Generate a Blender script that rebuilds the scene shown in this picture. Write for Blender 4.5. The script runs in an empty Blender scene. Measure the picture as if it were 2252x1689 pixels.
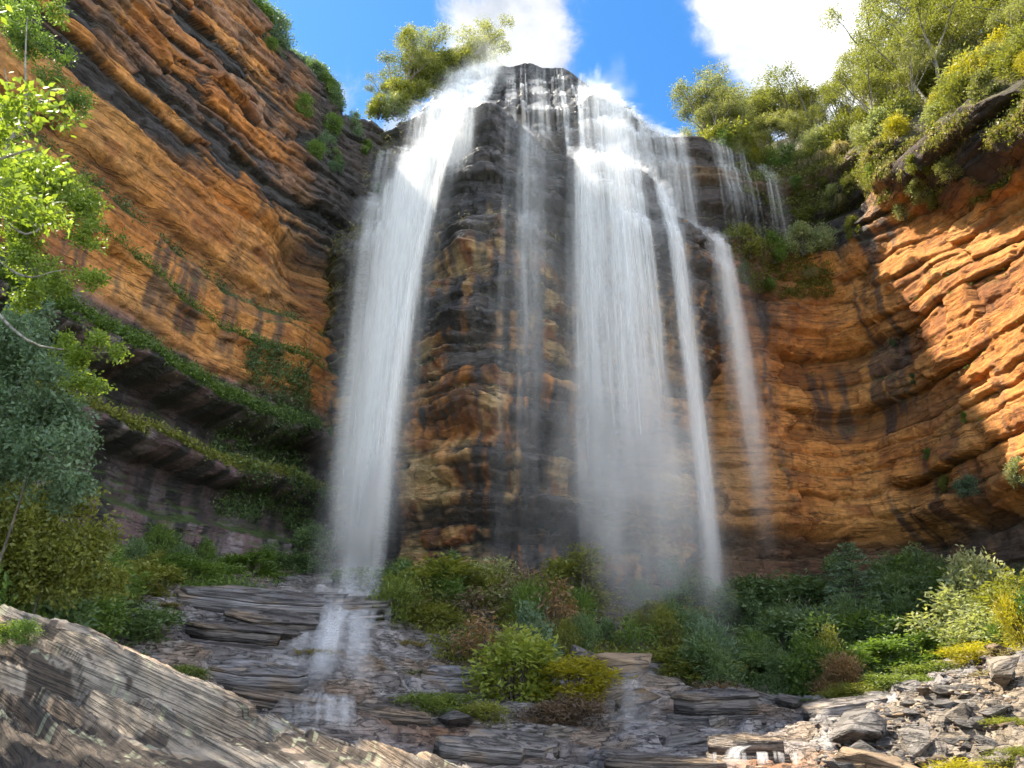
import bpy, bmesh, math, random
import numpy as np
from mathutils import Vector, Matrix

random.seed(7)
RNG = np.random.default_rng(7)
S = bpy.context.scene
COL = S.collection
R = math.radians

# ------------------------------------------------------------------ camera
PITCH, FPX, CX, CY = R(23.3), 1638.0, 1126.0, 844.5
cam_d = bpy.data.cameras.new('camera')
cam = bpy.data.objects.new('camera', cam_d)
COL.objects.link(cam)
cam.location = (0, 0, 0)
cam.rotation_euler = (R(90) + PITCH, 0, 0)
cam_d.sensor_width = 36.0
cam_d.lens = 36.0 * FPX / 2252.0
cam_d.clip_start = 0.1
cam_d.clip_end = 4000
S.camera = cam

# ------------------------------------------------------------------ sun, sky, exposure
SUN = Vector((-0.555, 0.155, 0.81)).normalized()
sun_d = bpy.data.lights.new('sun', 'SUN')
sun_d.energy = 2.0
sun_d.angle = R(0.55)
sun_d.color = (1.0, 0.93, 0.80)
sun = bpy.data.objects.new('sun', sun_d)
COL.objects.link(sun)
sun.location = (-60, 10, 120)
sun.rotation_euler = SUN.to_track_quat('Z', 'Y').to_euler()

S.view_settings.view_transform = 'Standard'
S.view_settings.look = 'None'
S.view_settings.exposure = 2.9
S.view_settings.gamma = 1
S.view_settings.use_white_balance = True
S.view_settings.white_balance_temperature = 6900
S.view_settings.use_curve_mapping = False
S.cycles.transparent_max_bounces = 64
S.cycles.use_adaptive_sampling = True
S.cycles.adaptive_threshold = 0.02
S.cycles.max_bounces = 6
S.cycles.diffuse_bounces = 6
S.cycles.volume_bounces = 1
S.cycles.use_denoising = True
S.cycles.caustics_reflective = False
S.cycles.caustics_refractive = False

def pdir(x, y):
    u = (x - CX) / FPX; v = (CY - y) / FPX
    return Vector((u, math.cos(PITCH) - v * math.sin(PITCH), math.sin(PITCH) + v * math.cos(PITCH)))
def P(x, y, Y):
    d = pdir(x, y)
    return d * (Y / d.y)

world = bpy.data.worlds.new('World')
S.world = world
world.use_nodes = True
nt = world.node_tree
nt.nodes.clear()
W = nt.nodes.new; WL = nt.links.new
wout = W('ShaderNodeOutputWorld'); wbg = W('ShaderNodeBackground')
sky = W('ShaderNodeTexSky'); sky.sky_type = 'NISHITA'; sky.sun_disc = False
sky.sun_elevation = math.asin(SUN.z)
sky.sun_rotation = math.atan2(SUN.x, SUN.y)
sky.altitude = 600; sky.air_density = 1.0; sky.dust_density = 0.3; sky.ozone_density = 2.5
hsv = W('ShaderNodeHueSaturation'); hsv.inputs['Saturation'].default_value = 1.3; hsv.inputs['Value'].default_value = 0.31
WL(sky.outputs[0], hsv.inputs['Color'])
tc = W('ShaderNodeTexCoord')
nrm = W('ShaderNodeVectorMath'); nrm.operation = 'NORMALIZE'
WL(tc.outputs['Generated'], nrm.inputs[0])
def wmath(op, a, b=None, clamp=False):
    n = W('ShaderNodeMath'); n.operation = op; n.use_clamp = clamp
    for i, q in enumerate((a, b)):
        if q is None: continue
        if isinstance(q, (int, float)): n.inputs[i].default_value = q
        else: WL(q, n.inputs[i])
    return n.outputs[0]
def wnoise(scale, detail, rough, dist=0.0):
    n = W('ShaderNodeTexNoise'); n.inputs['Scale'].default_value = scale
    n.inputs['Detail'].default_value = detail; n.inputs['Roughness'].default_value = rough
    n.inputs['Distortion'].default_value = dist
    WL(nrm.outputs[0], n.inputs['Vector']); return n.outputs['Fac']
n_big = wnoise(3.2, 8, 0.55, 0.35)
n_det = wnoise(13.0, 8, 0.66, 0.8)
n_fin = wnoise(34.0, 6, 0.65, 0.6)
field = wmath('ADD', wmath('MULTIPLY', wmath('SUBTRACT', n_big, 0.5), 1.5), wmath('MULTIPLY', wmath('SUBTRACT', n_det, 0.5), 2.4))
field = wmath('ADD', field, wmath('MULTIPLY', wmath('SUBTRACT', n_fin, 0.5), 0.9))
# places of the clouds in the sky: (pixel, angular size, strength)
for (px, py, ang, st) in ((1120, 10, 5.0, 0.75), (1085, 100, 4.5, 0.45), (1170, 85, 3.4, 0.4), (1730, 0, 8.0, 1.0), (1610, 40, 3.5, 0.5),
                          (1790, 90, 7, 0.6), (790, 225, 4.8, 0.55), (1300, 150, 4.5, 0.34), (1330, 20, 4.5, 0.16), (900, 150, 5.0, 0.2),
                          (1430, 110, 6.0, -0.75), (680, 90, 8.0, -0.95), (1580, 230, 5.0, -0.75), (880, 20, 6.0, -0.75), (1440, 230, 5.0, -0.6), (1260, 60, 2.6, -0.3), (1400, 10, 5, -.35), (1300, 120, 14, -.25)):
    d = pdir(px, py).normalized()
    dt = W('ShaderNodeVectorMath'); dt.operation = 'DOT_PRODUCT'
    WL(nrm.outputs[0], dt.inputs[0]); dt.inputs[1].default_value = d
    mr = W('ShaderNodeMapRange'); mr.interpolation_type = 'SMOOTHSTEP'
    WL(dt.outputs['Value'], mr.inputs['Value'])
    mr.inputs['From Min'].default_value = math.cos(R(ang * 1.35)); mr.inputs['From Max'].default_value = 1.0
    mr.inputs['To Min'].default_value = 0; mr.inputs['To Max'].default_value = st
    field = wmath('ADD', field, mr.outputs[0])
cm = W('ShaderNodeMapRange'); cm.interpolation_type = 'SMOOTHSTEP'
WL(field, cm.inputs['Value'])
cm.inputs['From Min'].default_value = -0.95; cm.inputs['From Max'].default_value = 0.55
cm.inputs['To Min'].default_value = 0.0; cm.inputs['To Max'].default_value = 0.96
cmix = W('ShaderNodeMix'); cmix.data_type = 'RGBA'
WL(wmath('POWER', cm.outputs[0], 1.9), cmix.inputs['Factor']); WL(hsv.outputs[0], cmix.inputs['A'])
cs = W('ShaderNodeMapRange'); WL(wnoise(6.0, 7, 0.6, 0.4), cs.inputs['Value']); cs.inputs['From Min'].default_value = 0.38; cs.inputs['From Max'].default_value = 0.72; cs.interpolation_type = 'SMOOTHSTEP'
cc = W('ShaderNodeMix'); cc.data_type = 'RGBA'; WL(cs.outputs[0], cc.inputs['Factor'])
cc.inputs['A'].default_value = (0.62, 0.69, 0.80, 1); cc.inputs['B'].default_value = (1.22, 1.24, 1.28, 1)
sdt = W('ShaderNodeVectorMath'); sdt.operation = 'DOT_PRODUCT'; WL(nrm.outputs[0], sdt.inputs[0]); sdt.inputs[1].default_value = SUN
cloud_fill = W('ShaderNodeMapRange'); cloud_fill.interpolation_type = 'SMOOTHSTEP'; WL(sdt.outputs['Value'], cloud_fill.inputs['Value'])
cloud_fill.inputs['From Min'].default_value = 0.62; cloud_fill.inputs['From Max'].default_value = -0.15; cloud_fill.inputs['To Min'].default_value = 1.0; cloud_fill.inputs['To Max'].default_value = 6.4  # clouds facing away from the sun boosted, added fill for the shaded rock
ccs = W('ShaderNodeVectorMath'); ccs.operation = 'SCALE'; WL(cc.outputs['Result'], ccs.inputs[0]); WL(cloud_fill.outputs[0], ccs.inputs['Scale'])
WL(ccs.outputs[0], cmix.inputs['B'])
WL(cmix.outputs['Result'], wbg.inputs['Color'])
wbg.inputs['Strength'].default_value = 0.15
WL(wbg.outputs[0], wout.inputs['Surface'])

# ------------------------------------------------------------------ numpy noise
def _h(ix, iy, iz, seed):
    with np.errstate(over='ignore'):
        n = (ix.astype(np.uint32) * np.uint32(374761393) + iy.astype(np.uint32) * np.uint32(668265263)
             + iz.astype(np.uint32) * np.uint32(2147483647) + np.uint32((seed * 144665 + 12345) & 0xffffffff))
        n = (n ^ (n >> np.uint32(13))) * np.uint32(1274126177)
        n = (n ^ (n >> np.uint32(16))) * np.uint32(2246822519)
        n = n ^ (n >> np.uint32(15))
    return n.astype(np.float64) / 4294967295.0
def vn(x, y, z=0.0, seed=0):
    x, y, z = np.broadcast_arrays(np.asarray(x, float), np.asarray(y, float), np.asarray(z, float))
    fx, fy, fz = np.floor(x), np.floor(y), np.floor(z)
    ix, iy, iz = (fx.astype(np.int64), fy.astype(np.int64), fz.astype(np.int64))
    tx, ty, tz = x - fx, y - fy, z - fz
    tx = tx * tx * (3 - 2 * tx); ty = ty * ty * (3 - 2 * ty); tz = tz * tz * (3 - 2 * tz)
    r = 0
    for dx in (0, 1):
        for dy in (0, 1):
            for dz in (0, 1):
                w = (tx if dx else 1 - tx) * (ty if dy else 1 - ty) * (tz if dz else 1 - tz)
                r = r + w * _h(ix + dx, iy + dy, iz + dz, seed)
    return r * 2 - 1
def fbm(x, y, z=0.0, seed=0, oct=4, gain=0.5):
    a, f, r = 1.0, 1.0, 0.0
    for o in range(oct):
        r = r + a * vn(np.asarray(x) * f, np.asarray(y) * f, np.asarray(z) * f, seed + o * 31)
        a *= gain; f *= 2.03
    return r
def sstep(a, b, x):
    t = np.clip((x - a) / (b - a), 0, 1); return t * t * (3 - 2 * t)
def lerp(a, b, t): return a + (b - a) * t
def mixc(c, d, t): return c + (np.asarray(d) - c) * t[..., None]

# ------------------------------------------------------------------ mesh helpers
def mesh_np(name, V, F, mat=None, col=None, attrs=None, smooth=True, uv=None):
    V = np.asarray(V, np.float32).reshape(-1, 3); F = np.asarray(F, np.int32)
    k = F.shape[1]
    me = bpy.data.meshes.new(name)
    me.vertices.add(len(V)); me.vertices.foreach_set('co', V.ravel())
    me.loops.add(F.size); me.loops.foreach_set('vertex_index', F.ravel())
    me.polygons.add(len(F)); me.polygons.foreach_set('loop_start', np.arange(0, F.size, k, dtype=np.int32))
    me.update(calc_edges=True)
    if smooth: me.polygons.foreach_set('use_smooth', np.ones(len(F), bool))
    if col is not None:
        a = me.color_attributes.new('tone', 'FLOAT_COLOR', 'POINT')
        c = np.ones((len(V), 4), np.float32); c[:, :3] = np.asarray(col).reshape(-1, 3); a.data.foreach_set('color', c.ravel())
    for n, v in (attrs or {}).items():
        a = me.attributes.new(n, 'FLOAT', 'POINT'); a.data.foreach_set('value', np.asarray(v, np.float32).ravel())
    if uv is not None:
        l = me.uv_layers.new(name='UVMap'); l.data.foreach_set('uv', np.asarray(uv, np.float32)[F.ravel()].ravel())
    if mat: me.materials.append(mat)
    return me
def obj(name, me, parent=None, loc=None):
    o = bpy.data.objects.new(name, me); COL.objects.link(o)
    if parent: o.parent = parent
    if loc is not None: o.location = loc
    return o
def empty(name, loc=(0, 0, 0), rz=0.0):
    o = bpy.data.objects.new(name, None); COL.objects.link(o)
    o.location = loc; o.rotation_euler = (0, 0, rz); o.empty_display_size = 0.3
    return o
def tag(o, label=None, cat=None, group=None, kind=None):
    if label: o['label'] = label
    if cat: o['category'] = cat
    if group: o['group'] = group
    if kind: o['kind'] = kind
    return o
def grid_faces(n, m):
    i = np.arange(n - 1)[:, None] * m + np.arange(m - 1)[None, :]
    i = i.ravel(); return np.stack([i, i + 1, i + m + 1, i + m], 1)

# ------------------------------------------------------------------ materials
def new_mat(name):
    m = bpy.data.materials.new(name); m.use_nodes = True
    m.node_tree.nodes.clear(); return m, m.node_tree
def N(t, typ, **kw):
    n = t.nodes.new(typ)
    for k, v in kw.items():
        if k in n.inputs: n.inputs[k].default_value = v
        else: setattr(n, k, v)
    return n
def rock_mat(name, bump=0.35, lam=9.0, grain=5.0, wetrough=0.28, vstretch=0.25, var=0.45, hs=0.5, rough=0.72, lines=((0.35, 0.35, 2.2), 0.030, 0.35), joints=0.5, jmin=0.6, n2s=None, rot=0.0, dist=0.4):
    m, t = new_mat(name); L = t.links.new
    out = N(t, 'ShaderNodeOutputMaterial'); b = N(t, 'ShaderNodeBsdfPrincipled')
    tcn = N(t, 'ShaderNodeTexCoord'); at = N(t, 'ShaderNodeAttribute', attribute_name='tone'); aw = N(t, 'ShaderNodeAttribute', attribute_name='wet')
    n1 = N(t, 'ShaderNodeTexNoise', Scale=grain, Detail=10.0, Roughness=rough); L(tcn.outputs['Object'], n1.inputs['Vector'])
    mp = N(t, 'ShaderNodeMapping'); mp.inputs['Scale'].default_value = n2s or (hs, hs, lam * vstretch); mr_ = N(t, 'ShaderNodeMapping'); mr_.inputs['Rotation'].default_value = (0, -rot, 0); L(tcn.outputs['Object'], mr_.inputs['Vector']); L(mr_.outputs[0], mp.inputs['Vector'])
    n2 = N(t, 'ShaderNodeTexNoise', Scale=2.4, Detail=7.0, Roughness=0.62, Distortion=dist); L(mp.outputs[0], n2.inputs['Vector'])
    n3 = N(t, 'ShaderNodeTexNoise', Scale=0.55, Detail=5.0, Roughness=0.6); L(tcn.outputs['Object'], n3.inputs['Vector'])
    mp4 = N(t, 'ShaderNodeMapping'); mp4.inputs['Scale'].default_value = lines[0]; L(mr_.outputs[0], mp4.inputs['Vector'])
    n4 = N(t, 'ShaderNodeTexNoise', Scale=1.0, Detail=5.0, Roughness=0.55, Distortion=dist); L(mp4.outputs[0], n4.inputs['Vector'])
    a4 = N(t, 'ShaderNodeMath', operation='SUBTRACT'); L(n4.outputs['Fac'], a4.inputs[0]); a4.inputs[1].default_value = 0.5
    b4 = N(t, 'ShaderNodeMath', operation='ABSOLUTE'); L(a4.outputs[0], b4.inputs[0])
    ln = N(t, 'ShaderNodeMapRange', interpolation_type='SMOOTHSTEP'); L(b4.outputs[0], ln.inputs['Value']); ln.inputs['From Min'].default_value = 0.003; ln.inputs['From Max'].default_value = lines[1]
    ln.inputs['To Min'].default_value = lines[2]; ln.inputs['To Max'].default_value = 1.0
    vo = N(t, 'ShaderNodeTexVoronoi', feature='DISTANCE_TO_EDGE', Scale=joints); 
    dst = N(t, 'ShaderNodeTexNoise', Scale=joints * 2.5, Detail=4.0); L(tcn.outputs['Object'], dst.inputs['Vector'])
    vm = N(t, 'ShaderNodeVectorMath', operation='MULTIPLY_ADD'); L(dst.outputs['Color'], vm.inputs[0]); vm.inputs[1].default_value = (0.7 / joints,) * 3; L(tcn.outputs['Object'], vm.inputs[2]); L(vm.outputs[0], vo.inputs['Vector'])
    jn = N(t, 'ShaderNodeMapRange', interpolation_type='SMOOTHSTEP'); L(vo.outputs['Distance'], jn.inputs['Value']); jn.inputs['From Min'].default_value = 0.0; jn.inputs['From Max'].default_value = 0.035
    jn.inputs['To Min'].default_value = jmin; jn.inputs['To Max'].default_value = 1.0
    def mr(src, a, c):
        q = N(t, 'ShaderNodeMapRange'); L(src, q.inputs['Value']); q.inputs['From Min'].default_value = 0.25; q.inputs['From Max'].default_value = 0.75
        q.inputs['To Min'].default_value = a; q.inputs['To Max'].default_value = c; return q.outputs[0]
    def mul(a, c):
        q = N(t, 'ShaderNodeMath', operation='MULTIPLY'); L(a, q.inputs[0]); L(c, q.inputs[1]); return q.outputs[0]
    f = mul(mul(mr(n1.outputs['Fac'], 1 - var, 1 + var), mr(n2.outputs['Fac'], 1 - var, 1 + var)), mr(n3.outputs['Fac'], 0.8, 1.2))
    f = mul(mul(f, ln.outputs[0]), jn.outputs[0])
    mx = N(t, 'ShaderNodeMix', data_type='RGBA', blend_type='MULTIPLY'); mx.inputs['Factor'].default_value = 1.0
    L(at.outputs['Color'], mx.inputs['A']); L(f, mx.inputs['B'])
    L(mx.outputs['Result'], b.inputs['Base Color'])
    rr = N(t, 'ShaderNodeMapRange'); L(aw.outputs['Fac'], rr.inputs['Value']); rr.inputs['To Min'].default_value = 0.88; rr.inputs['To Max'].default_value = wetrough
    L(rr.outputs[0], b.inputs['Roughness'])
    ad = N(t, 'ShaderNodeMath', operation='ADD'); L(n1.outputs['Fac'], ad.inputs[0])
    m2 = N(t, 'ShaderNodeMath', operation='MULTIPLY'); L(n2.outputs['Fac'], m2.inputs[0]); m2.inputs[1].default_value = 0.7; L(m2.outputs[0], ad.inputs[1])
    ad2 = N(t, 'ShaderNodeMath', operation='MULTIPLY_ADD'); L(ln.outputs[0], ad2.inputs[0]); ad2.inputs[1].default_value = 0.5; L(ad.outputs[0], ad2.inputs[2])
    ad3 = N(t, 'ShaderNodeMath', operation='MULTIPLY_ADD'); L(jn.outputs[0], ad3.inputs[0]); ad3.inputs[1].default_value = 0.4; L(ad2.outputs[0], ad3.inputs[2])
    bp = N(t, 'ShaderNodeBump', Strength=1.0, Distance=bump); L(ad3.outputs[0], bp.inputs['Height'])
    L(bp.outputs[0], b.inputs['Normal']); L(b.outputs[0], out.inputs['Surface'])
    return m
M_cliff = rock_mat('sandstone', bump=0.30, lam=7.0, grain=2.2, hs=0.35, var=0.32, lines=((0.10, 0.10, 1.1), 0.018, 0.50), joints=0.14, jmin=0.75)
M_ledge = rock_mat('stream_rock', bump=0.16, lam=10.0, grain=2.6, wetrough=0.25, hs=0.6, lines=((0.55, 1.1, 4.5), 0.035, 0.32), joints=0.7)
M_fore = rock_mat('near_rock', bump=0.07, lam=20.0, grain=7.0, vstretch=0.6, wetrough=0.4, hs=1.6, var=0.38, lines=((0.6, 0.9, 20.0), 0.045, 0.40), joints=0.8, jmin=0.92, n2s=(0.6, 1.0, 26.0), rot=0.37, dist=0.22)

def leaf_mat(name, lo, hi, trans=0.45, gloss=0.5, rnd=0.35):
    m, t = new_mat(name); L = t.links.new
    out = N(t, 'ShaderNodeOutputMaterial')
    a = N(t, 'ShaderNodeAttribute', attribute_name='leaf'); oi = N(t, 'ShaderNodeObjectInfo')
    ad = N(t, 'ShaderNodeMath', operation='MULTIPLY_ADD'); L(oi.outputs['Random'], ad.inputs[0]); ad.inputs[1].default_value = rnd; L(a.outputs['Fac'], ad.inputs[2])
    sb = N(t, 'ShaderNodeMath', operation='SUBTRACT', use_clamp=True); L(ad.outputs[0], sb.inputs[0]); sb.inputs[1].default_value = rnd * 0.5
    r = N(t, 'ShaderNodeValToRGB'); L(sb.outputs[0], r.inputs[0])
    r.color_ramp.elements[0].color = (*lo, 1); r.color_ramp.elements[1].color = (*hi, 1)
    b = N(t, 'ShaderNodeBsdfPrincipled'); b.inputs['Roughness'].default_value = gloss
    tr = N(t, 'ShaderNodeBsdfTranslucent'); L(r.outputs[0], b.inputs['Base Color'])
    g = N(t, 'ShaderNodeMix', data_type='RGBA', blend_type='MULTIPLY'); g.inputs['Factor'].default_value = 1.0
    L(r.outputs[0], g.inputs['A']); g.inputs['B'].default_value = (1.5, 1.5, 0.7, 1); L(g.outputs['Result'], tr.inputs['Color'])
    mx = N(t, 'ShaderNodeMixShader'); mx.inputs[0].default_value = trans
    L(b.outputs[0], mx.inputs[1]); L(tr.outputs[0], mx.inputs[2]); L(mx.outputs[0], out.inputs['Surface'])
    return m
LM = dict(
    bright=leaf_mat('bright_leaves', (0.08, 0.135, 0.02), (0.25, 0.33, 0.055), 0.5),
    lime=leaf_mat('lime_leaves', (0.14, 0.19, 0.03), (0.42, 0.46, 0.10), 0.5),
    green=leaf_mat('green_leaves', (0.05, 0.105, 0.022), (0.165, 0.25, 0.05), 0.45),
    dark=leaf_mat('dark_leaves', (0.048, 0.095, 0.036), (0.15, 0.225, 0.088), 0.4),
    blue=leaf_mat('bluegreen_leaves', (0.05, 0.10, 0.06), (0.17, 0.25, 0.15), 0.35),
    olive=leaf_mat('olive_leaves', (0.08, 0.10, 0.02), (0.26, 0.27, 0.055), 0.45),
    gum=leaf_mat('gum_leaves', (0.10, 0.115, 0.045), (0.31, 0.32, 0.12), 0.5),
    yellow=leaf_mat('yellow_leaves', (0.16, 0.17, 0.02), (0.42, 0.36, 0.03), 0.5),
    pale=leaf_mat('pale_leaves', (0.16, 0.20, 0.08), (0.40, 0.42, 0.22), 0.4),
    dry=leaf_mat('dry_leaves', (0.13, 0.075, 0.035), (0.34, 0.215, 0.11), 0.4),
    heath=leaf_mat('heath_leaves', (0.09, 0.06, 0.045), (0.24, 0.17, 0.12), 0.35),
    straw=leaf_mat('straw_blades', (0.17, 0.14, 0.055), (0.40, 0.34, 0.17), 0.4),
    moss=leaf_mat('moss_blades', (0.05, 0.09, 0.018), (0.18, 0.23, 0.045), 0.4),
)
def bark_mat(name, c1, c2):
    m, t = new_mat(name); L = t.links.new
    out = N(t, 'ShaderNodeOutputMaterial'); b = N(t, 'ShaderNodeBsdfPrincipled'); b.inputs['Roughness'].default_value = 0.85
    tcn = N(t, 'ShaderNodeTexCoord'); n = N(t, 'ShaderNodeTexNoise', Scale=7.0, Detail=6.0, Roughness=0.65); L(tcn.outputs['Object'], n.inputs['Vector'])
    r = N(t, 'ShaderNodeValToRGB'); r.color_ramp.elements[0].color = (*c1, 1); r.color_ramp.elements[1].color = (*c2, 1)
    r.color_ramp.elements[0].position = 0.35; r.color_ramp.elements[1].position = 0.65
    L(n.outputs['Fac'], r.inputs[0]); L(r.outputs[0], b.inputs['Base Color'])
    bp = N(t, 'ShaderNodeBump', Strength=0.6, Distance=0.02); L(n.outputs['Fac'], bp.inputs['Height']); L(bp.outputs[0], b.inputs['Normal'])
    L(b.outputs[0], out.inputs['Surface']); return m
M_bark = bark_mat('gum_bark', (0.10, 0.085, 0.07), (0.34, 0.31, 0.27))
M_barkd = bark_mat('dark_bark', (0.035, 0.028, 0.022), (0.12, 0.10, 0.08))
def water_mat(name, noise=(3.2, 0.17), amount=1.0, col=(0.97, 0.98, 0.99)):
    m, t = new_mat(name); L = t.links.new
    out = N(t, 'ShaderNodeOutputMaterial'); a = N(t, 'ShaderNodeAttribute', attribute_name='veil')
    uvn = N(t, 'ShaderNodeUVMap'); sx = N(t, 'ShaderNodeSeparateXYZ'); L(uvn.outputs[0], sx.inputs[0])
    # soft edge across the strand
    e1 = N(t, 'ShaderNodeMath', operation='SUBTRACT'); e1.inputs[0].default_value = 1.0; L(sx.outputs['X'], e1.inputs[1])
    e2 = N(t, 'ShaderNodeMath', operation='MULTIPLY'); L(sx.outputs['X'], e2.inputs[0]); L(e1.outputs[0], e2.inputs[1])
    e3 = N(t, 'ShaderNodeMapRange', interpolation_type='SMOOTHSTEP'); L(e2.outputs[0], e3.inputs['Value'])
    e3.inputs['From Min'].default_value = 0.0; e3.inputs['From Max'].default_value = 0.25
    tcn = N(t, 'ShaderNodeTexCoord'); mp = N(t, 'ShaderNodeMapping'); mp.inputs['Scale'].default_value = (noise[0], noise[0], noise[1])
    L(tcn.outputs['Object'], mp.inputs['Vector'])
    n = N(t, 'ShaderNodeTexNoise', Scale=1.0, Detail=6.0, Roughness=0.6); L(mp.outputs[0], n.inputs['Vector'])
    nr = N(t, 'ShaderNodeMapRange'); L(n.outputs['Fac'], nr.inputs['Value']); nr.inputs['From Min'].default_value = 0.32; nr.inputs['From Max'].default_value = 0.68
    nr.inputs['To Min'].default_value = 0.30; nr.inputs['To Max'].default_value = 1.5
    p1 = N(t, 'ShaderNodeMath', operation='MULTIPLY'); L(a.outputs['Fac'], p1.inputs[0]); L(e3.outputs[0], p1.inputs[1])
    p2 = N(t, 'ShaderNodeMath', operation='MULTIPLY'); L(p1.outputs[0], p2.inputs[0]); L(nr.outputs[0], p2.inputs[1])
    p3 = N(t, 'ShaderNodeMath', operation='MULTIPLY', use_clamp=True); L(p2.outputs[0], p3.inputs[0]); p3.inputs[1].default_value = amount
    d = N(t, 'ShaderNodeBsdfDiffuse'); d.inputs['Color'].default_value = (*col, 1)
    tl = N(t, 'ShaderNodeBsdfTranslucent'); tl.inputs['Color'].default_value = (*col, 1)
    mx = N(t, 'ShaderNodeMixShader'); mx.inputs[0].default_value = 0.5; L(d.outputs[0], mx.inputs[1]); L(tl.outputs[0], mx.inputs[2])
    tp = N(t, 'ShaderNodeBsdfTransparent'); m2 = N(t, 'ShaderNodeMixShader'); L(p3.outputs[0], m2.inputs[0]); L(tp.outputs[0], m2.inputs[1]); L(mx.outputs[0], m2.inputs[2])
    L(m2.outputs[0], out.inputs['Surface'])
    return m
M_water = water_mat('falling_water')
M_pool, _t = new_mat('still_water')
_o = N(_t, 'ShaderNodeOutputMaterial'); _b = N(_t, 'ShaderNodeBsdfPrincipled'); _b.inputs['Base Color'].default_value = (0.05, 0.042, 0.035, 1); _b.inputs['Roughness'].default_value = 0.08
_n = N(_t, 'ShaderNodeTexNoise', Scale=3.0, Detail=3.0); _bp = N(_t, 'ShaderNodeBump', Strength=0.3, Distance=0.03); _t.links.new(_n.outputs['Fac'], _bp.inputs['Height'])
_t.links.new(_bp.outputs[0], _b.inputs['Normal']); _t.links.new(_b.outputs[0], _o.inputs['Surface'])
def mist_mat(name, dens):
    m, t = new_mat(name)
    out = N(t, 'ShaderNodeOutputMaterial'); v = N(t, 'ShaderNodeVolumePrincipled')
    v.inputs['Color'].default_value = (0.95, 0.96, 0.98, 1); v.inputs['Density'].default_value = dens; v.inputs['Anisotropy'].default_value = 0.25
    t.links.new(v.outputs[0], out.inputs['Volume']); return m

# ------------------------------------------------------------------ strata
class Strata:
    def __init__(self, seed, zlo, zhi, tmin, tmax, amp, blk, blen, power=1.0):
        r = np.random.default_rng(seed)
        e = [zlo]
        while e[-1] < zhi: e.append(e[-1] + tmin + (tmax - tmin) * r.random() ** 1.6)
        self.e = np.array(e); n = len(e) + 2
        self.p = (r.random(n) * 2 - 1); self.len = blen * (0.5 + r.random(n) * 1.4); self.ph = r.random(n) * 9
        self.amp, self.blk, self.seed = amp, blk, seed; self.tone = r.random(n)
    def __call__(self, s, z):
        k = np.clip(np.searchsorted(self.e, z) - 1, 0, len(self.e) - 2)
        f = (z - self.e[k]) / (self.e[k + 1] - self.e[k])
        pin = 0.45 + 0.75 * vn(s * 0.07 + k * 7.3, k * 1.7, 0, self.seed + 5)
        d = self.p[k] * self.amp * pin
        c = np.floor(s / self.len[k] + self.ph[k] + 0.25 * vn(s * 0.6, z * 0.8, 0, self.seed + 8))
        d = d + self.blk * (_h(c.astype(np.int64) + 4000, k.astype(np.int64), k.astype(np.int64) * 0, self.seed + 3) * 2 - 1)
        th = self.e[k + 1] - self.e[k]
        edge = np.minimum(f, 1 - f) * th
        d = d - 0.35 * self.amp * np.exp(-(edge / (0.10 + 0.05 * th)) ** 2)
        return d, k, f
def resample(pts, n, it=4):
    p = np.array(pts, float)
    for _ in range(it):
        q = [p[0]]
        for a, b in zip(p[:-1], p[1:]): q += [a * .75 + b * .25, a * .25 + b * .75]
        q.append(p[-1]); p = np.array(q)
    d = np.r_[0, np.cumsum(np.linalg.norm(np.diff(p, axis=0), axis=1))]
    s = np.linspace(0, d[-1], n)
    return np.stack([np.interp(s, d, p[:, k]) for k in range(p.shape[1])], 1), s
def grid_normals(V):
    du = np.gradient(V, axis=1); dv = np.gradient(V, axis=0)
    n = np.cross(du, dv); n /= np.linalg.norm(n, axis=2, keepdims=True) + 1e-9
    return n

ORANGE = np.array((0.54, 0.207, 0.048)); ORANGE2 = np.array((0.60, 0.285, 0.085)); RUST = np.array((0.30, 0.105, 0.032))
BLACK = np.array((0.035, 0.032, 0.033)); GREY = np.array((0.17, 0.15, 0.145)); PURP = np.array((0.155, 0.10, 0.105)); TAN = np.array((0.40, 0.27, 0.13))
MOSS = np.array((0.05, 0.085, 0.018)); MOSSY = np.array((0.15, 0.16, 0.04))

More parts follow.
